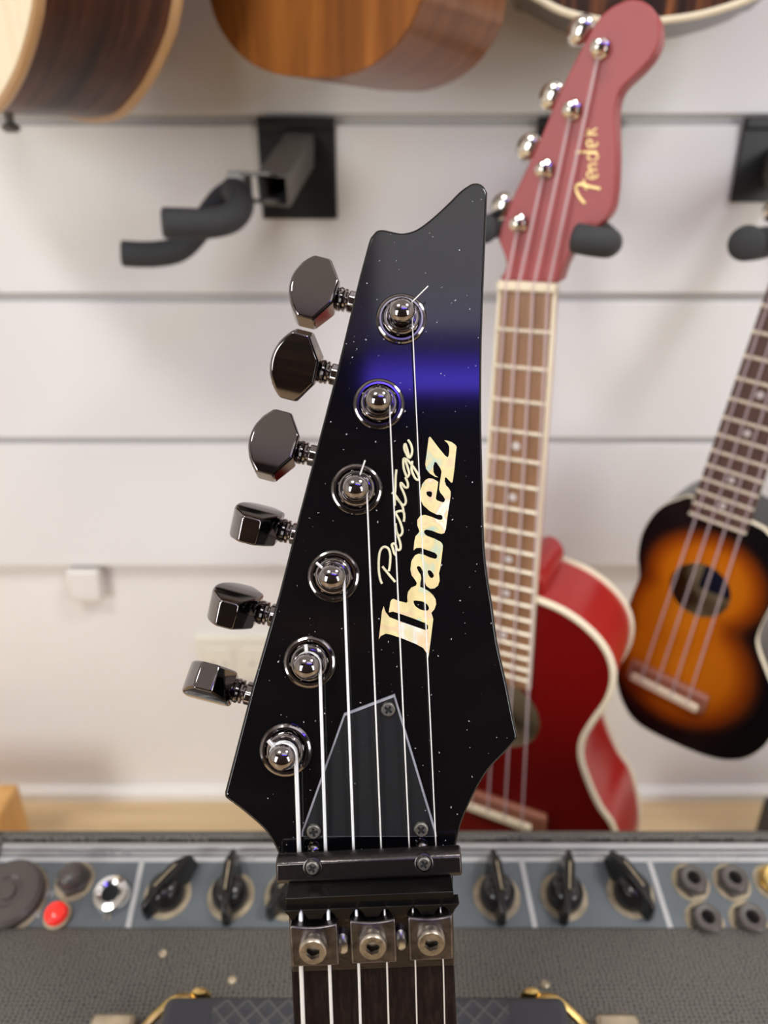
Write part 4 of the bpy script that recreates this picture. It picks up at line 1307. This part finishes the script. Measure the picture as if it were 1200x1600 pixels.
# side view of the carcass, swept across the width, with the sloping bed for the panel
side = [(AYF, PLAT), (AYB, PLAT), (AYB, rb.z), (be.y + 0.0005, rb.z), (be.y + 0.0005, be.z - 0.002), (fe.y + 0.0008, fe.z - 0.002), (fe.y, ztop), (AYF, ztop)]
cyc = Matrix(((0, 0, 1, 0), (1, 0, 0, 0), (0, 1, 0, 0), (0, 0, 0, 1)))
g.prism(side, AX0, AX1, m=cyc)
obj('cabinet', g, M['tolex'], amp, bevel=0.0035, seg=3)
for xa, xb in ((AX0, pxl), (pxr, AX1)):
    obj('panel_cheek', G().prism([(fe.y - 0.001, fe.z - 0.004), (AYB, fe.z - 0.004), (AYB, rb.z), (be.y, rb.z), (fe.y - 0.001, ztop)], xa, xb, m=cyc), M['tolex'], amp, bevel=0.002)
obj('speaker_cloth', G().box(((AX0 + AX1) / 2, AYF - 0.001, PLAT + 0.15), (AX1 - AX0 - 0.05, 0.002, 0.22)), M['rubber'], amp)
pan = obj('control_panel', G().box(((pxl + pxr) / 2, (pyf + pyb) / 2, -0.0012), (pxr - pxl, pyb - pyf, 0.0022)), M['panel'], amp, A_)
# trims and printed lines
la = lambda y: A_.l2(600, y, 0.001)[1]
obj('trim_rail', G().box(((pxl + pxr) / 2, (la(1318) + la(1328)) / 2, 0.0012), (pxr - pxl, la(1318) - la(1328), 0.0024)), M['alu'], pan, A_, bevel=0.0005)
obj('trim_rail', G().box(((pxl + pxr) / 2, (la(1329.5) + la(1335)) / 2, 0.0006), (pxr - pxl, la(1329.5) - la(1335), 0.0014)), M['alu'], pan, A_, bevel=0.0004)


def dline(x0, y0, x1, y1, wd=0.0028):
    a, b = A_.loc(x0, y0, 0.0), A_.loc(x1, y1, 0.0)
    d = (b - a).normalized()
    s = V((-d.y, d.x, 0)) * wd / 2
    return [(a + s).xy, (b + s).xy, (b - s).xy, (a - s).xy]


yl0, yl1 = la(1337.5), la(1346)
obj('border_line', G().prism([(pxl, yl1), (pxr, yl1), (pxr, yl0), (pxl, yl0)], -0.0004, 0.0003), M['white'], pan, A_)
for d in ((223, 1342, 200, 1450), (814, 1342, 836, 1450), (1013, 1342, 1048, 1452)):
    obj('divider_line', G().prism([tuple(p) for p in dline(*d)], -0.0004, 0.0003), M['white'], pan, A_)


def pan_text(name, s, px, py, size, m_, rot=0.0, sx=1.0):
    q = A_.loc(px, py, 0.0004)
    text(name, s, size, M[m_], pan, A_, (q.x, q.y, 0.0004), rot, sx=sx)


pan_text('lettering', 'VOLUMES', 915, 1340, 0.0062, 'alu', sx=1.05)
pan_text('lettering', 'INPUTS', 1125, 1340, 0.0062, 'alu')
pan_text('lettering', 'TONE', 378, 1341, 0.0058, 'alu')
pan_text('lettering', 'OFF', 73, 1398, 0.0052, 'white')
pan_text('lettering', 'ON', 51, 1430, 0.0052, 'white')
# a line of worn grey lettering, too rubbed to read, kept as short marks
g = G()
random.seed(3)
xx = 95
while xx < 208:
    if not (163 < xx < 172 or 180 < xx < 190):
        p = A_.loc(xx, 1333, 0.0014)
        hgt = 0.0021 * random.uniform(0.7, 1.0)
        g.prism([(p.x - 0.0003, p.y - hgt), (p.x + 0.0003, p.y - hgt), (p.x + 0.0008, p.y + hgt), (p.x + 0.0002, p.y + hgt)], 0.0012, 0.0015)
    xx += random.choice((4, 5, 6))
obj('rubbed_lettering', g, M['greyink'], pan, A_)


def ring(px, py, r, parent):
    c = A_.l2(px, py)
    return obj('worn_ring', G().prism(circle(*c, r, 36), -0.0004, 0.00025), M['wear'], parent, A_)


def chicken(px, py, ang, s=1.0):
    c = A_.l2(px, py)
    m = T(c[0], c[1], 0) @ Matrix.Rotation(ang, 4, 'Z') @ Matrix.Diagonal((s, s, s, 1))
    g = G().lathe([(0.0092, 0.0006), (0.0094, 0.002), (0.0090, 0.0065), (0.0078, 0.0105), (0.0060, 0.0128), (0.0025, 0.0136), (0.0001, 0.0137)], 32, m)
    k = obj('knob', g, M['bake'], pan, A_, sharp=50)
    g = G()
    # the pointer bar, tall over the cap and tapering to a beak
    pf_ = [(-0.0022, -0.0150), (0.0022, -0.0150), (0.0048, 0.0), (0.0046, 0.011), (0.0014, 0.0205), (-0.0014, 0.0205), (-0.0046, 0.011), (-0.0048, 0.0)]
    n = len(pf_)
    tp = []
    for (x, y) in pf_:
        z = 0.0125 if y < -0.01 else (0.0185 if y < 0.012 else 0.0135)
        tp.append((x * 0.55, y * 0.92, z))
    g.add([(x, y, 0.0008) for x, y in pf_] + tp, [(i, (i + 1) % n, (i + 1) % n + n, i + n) for i in range(n)] + [tuple(range(n - 1, -1, -1)), tuple(range(n, 2 * n))], m)
    obj('pointer', g, M['bake'], k, A_, bevel=0.0008)
    obj('pointer_line', G().box((0, 0.003, 0.0187), (0.0007, 0.014, 0.0004), m), M['wear'], k, A_)
    ring(px, py, 0.0122 * s, k)
    return k


chicken(262, 1398, math.radians(-38))
chicken(361, 1400, math.radians(0))
chicken(450, 1400, math.radians(-38))
chicken(776, 1400, math.radians(4))
chicken(881, 1400, math.radians(-12))
chicken(985, 1397, math.radians(28))


def jack(px, py, bright=False, s=1.0):
    c = A_.l2(px, py)
    m = T(c[0], c[1], 0) @ Matrix.Diagonal((s, s, s, 1))
    mt = 'brass' if bright else 'jack'
    j = obj('input_jack', G().prism(circle(0, 0, 0.0082, 6, 0.2), 0.0005, 0.0034, holes=[circle(0, 0, 0.0045, 24)], m=m), M[mt], pan, A_, bevel=0.0006)
    obj('collar', G().lathe([(0.0070, 0.0032), (0.0068, 0.0062), (0.0060, 0.0068), (0.0034, 0.0066), (0.0031, 0.0010)], 32, m, cap=False), M[mt], j, A_)
    obj('socket_hole', G().prism(circle(0, 0, 0.0044, 24), 0.0002, 0.0012, m=m), M['hole'], j, A_)
    ring(px, py, 0.0098 * s, j)


for px, py, br_ in ((1079, 1379, 0), (1143, 1379, 0), (1101, 1440, 0), (1170, 1440, 0), (1207, 1379, 1)):
    jack(px, py, bool(br_))
# bright jack with a flared rim
c = A_.l2(175, 1400)
m = T(c[0], c[1], 0)
j = obj('foot_switch_jack', G().lathe([(0.0098, 0.0004), (0.0098, 0.0020), (0.0086, 0.0044), (0.0062, 0.0050), (0.0046, 0.0040), (0.0040, 0.0012)], 36, m, cap=False), M['chromed'], pan, A_, label='bright chrome ringed jack')
obj('socket_hole', G().prism(circle(0, 0, 0.0046, 24), 0.0002, 0.0012, m=m), M['hole'], j, A_)
pan_text('lettering', 'FS', 168, 1432, 0.0050, 'wear')
# fuse cap
c = A_.l2(117, 1376)
m = T(c[0], c[1], 0)
j = obj('fuse_holder', G().prism(circle(0, 0, 0.0088, 6, 0.35), 0.0004, 0.0040, m=m), M['jack'], pan, A_, bevel=0.0008)
obj('fuse_cap', G().lathe([(0.0070, 0.0035), (0.0066, 0.0080), (0.0050, 0.0105), (0.0036, 0.0112), (0.0001, 0.0112)], 28, m), M['jack'], j, A_)
ring(117, 1377, 0.0102, j)
# mains selector, a big flat round cap
c = A_.l2(18, 1401)
m = T(c[0], c[1], 0)
j = obj('mains_selector', G().lathe([(0.0168, 0.0004), (0.0172, 0.002), (0.0170, 0.0050), (0.0150, 0.0068), (0.0080, 0.0070), (0.0070, 0.0060), (0.0045, 0.0060), (0.0040, 0.0074), (0.0001, 0.0076)], 48, m), M['jack'], pan, A_)
ring(18, 1403, 0.0185, j)
pan_text('lettering', 'AC', 6, 1441, 0.0050, 'white')
# red pilot lamp
c = A_.l2(91, 1432)
m = T(c[0], c[1], 0)
j = obj('pilot_lamp', G().lathe([(0.0070, 0.0003), (0.0070, 0.0022), (0.0062, 0.0028), (0.0056, 0.0028)], 32, m), M['wear'], pan, A_)
obj('lamp_cap', G().lathe([(0.0056, 0.0026), (0.0056, 0.0048), (0.0050, 0.0064), (0.0034, 0.0074), (0.0001, 0.0078)], 32, m), M['jewel'], j, A_, label='glowing red lamp cap')

# carrying handle
TP = Fr((0, 0, ztop), (1, 0, 0), (0, 1, 0), (0, 0, 1))
hz_ = 0.019
a, b = TP.loc(258, 1556, hz_), TP.loc(882, 1549, hz_)
hyb = (a.y + b.y) / 2
hd_ = 0.030
g = G()
xs_ = [a.x, a.x + 0.004, a.x + 0.02, (a.x + b.x) / 2, b.x - 0.02, b.x - 0.004, b.x]
ha = obj('carrying_handle', G().box(((a.x + b.x) / 2, hyb - hd_ / 2, hz_ - 0.005), (b.x - a.x, hd_, 0.010)), M['rubberplain'], amp, TP, bevel=0.004, seg=4)
q0, q1 = TP.loc(335, 1566, hz_), TP.loc(792, 1560, hz_)
obj('grip_pad', G().box(((q0.x + q1.x) / 2, hyb - hd_ / 2, hz_ + 0.0003), (q1.x - q0.x, hd_ - 0.006, 0.001)), M['rubber'], ha, TP)
for s, ex in ((-1, a.x), (1, b.x)):
    # brass loop through the end of the strap, with a hump of the pin behind it
    lp = [V((ex - s * 0.013, hyb + 0.001, 0.013)), V((ex - s * 0.004, hyb + 0.0005, 0.0145)), V((ex + s * 0.006, hyb - 0.008, 0.012)), V((ex + s * 0.0092, hyb - 0.013, 0.009)),
          V((ex + s * 0.0098, hyb - 0.022, 0.007)), V((ex + s * 0.009, hyb - 0.030, 0.007)), V((ex + s * 0.003, hyb - 0.034, 0.010)), V((ex - s * 0.012, hyb - 0.034, 0.012))]
    obj('brass_loop', G().tube(spline(lp, 5), 0.0020, 10), M['brass'], ha, TP)
    obj('pin', G().lathe([(0.0030, 0.0), (0.0032, 0.004), (0.002, 0.0066), (0.0001, 0.007)], 16, T(ex - s * 0.014, hyb + 0.0025, 0.0105) @ Matrix.Diagonal((1.5, 0.7, 1, 1))), M['brass'], ha, TP)
    obj('end_bracket', G().box((ex + s * 0.0235, hyb - 0.0135, 0.0040), (0.020, 0.026, 0.008)), M['brassplate'], ha, TP, bevel=0.0025)
    obj('bracket_strap', G().box((ex + s * 0.004, hyb - 0.0165, 0.0040), (0.014, 0.016, 0.008)), M['brassplate'], ha, TP, bevel=0.002)
for px, py in ((363, 1530), (852, 1537), (255, 1489)):
    c = TP.loc(px, py, 0.0005)
    obj('tack', G().lathe([(0.0021, -0.0003), (0.0019, 0.0006), (0.0012, 0.0009), (0.0006, 0.0003), (0.0001, 0.0003)], 16, T(c.x, c.y, 0)), M['brassplate'], amp, TP)

# ================================================================ THINGS ON THE PLATFORM
c1 = hit(29, 1224, (0, 0.64, 0), V((0, 1, 0)))
g = G().box((c1.x - 0.10, 0.615, (PLAT + c1.z) / 2), (0.20, 0.05, c1.z - PLAT))
o = obj('wooden_box', g, M['orangewood'], bevel=0.003)
tag(o, 'orange pine box on the platform at the left edge behind the amplifier', 'box')
c1 = hit(1193, 1243, (0, 0.64, 0), V((0, 1, 0)))
g = G().box((c1.x + 0.10, 0.615, (PLAT + c1.z) / 2), (0.20, 0.05, c1.z - PLAT))
o = obj('instrument_case', g, M['rubberplain'], bevel=0.004)
tag(o, 'black case standing on the platform at the right edge below the sunburst ukulele', 'case')
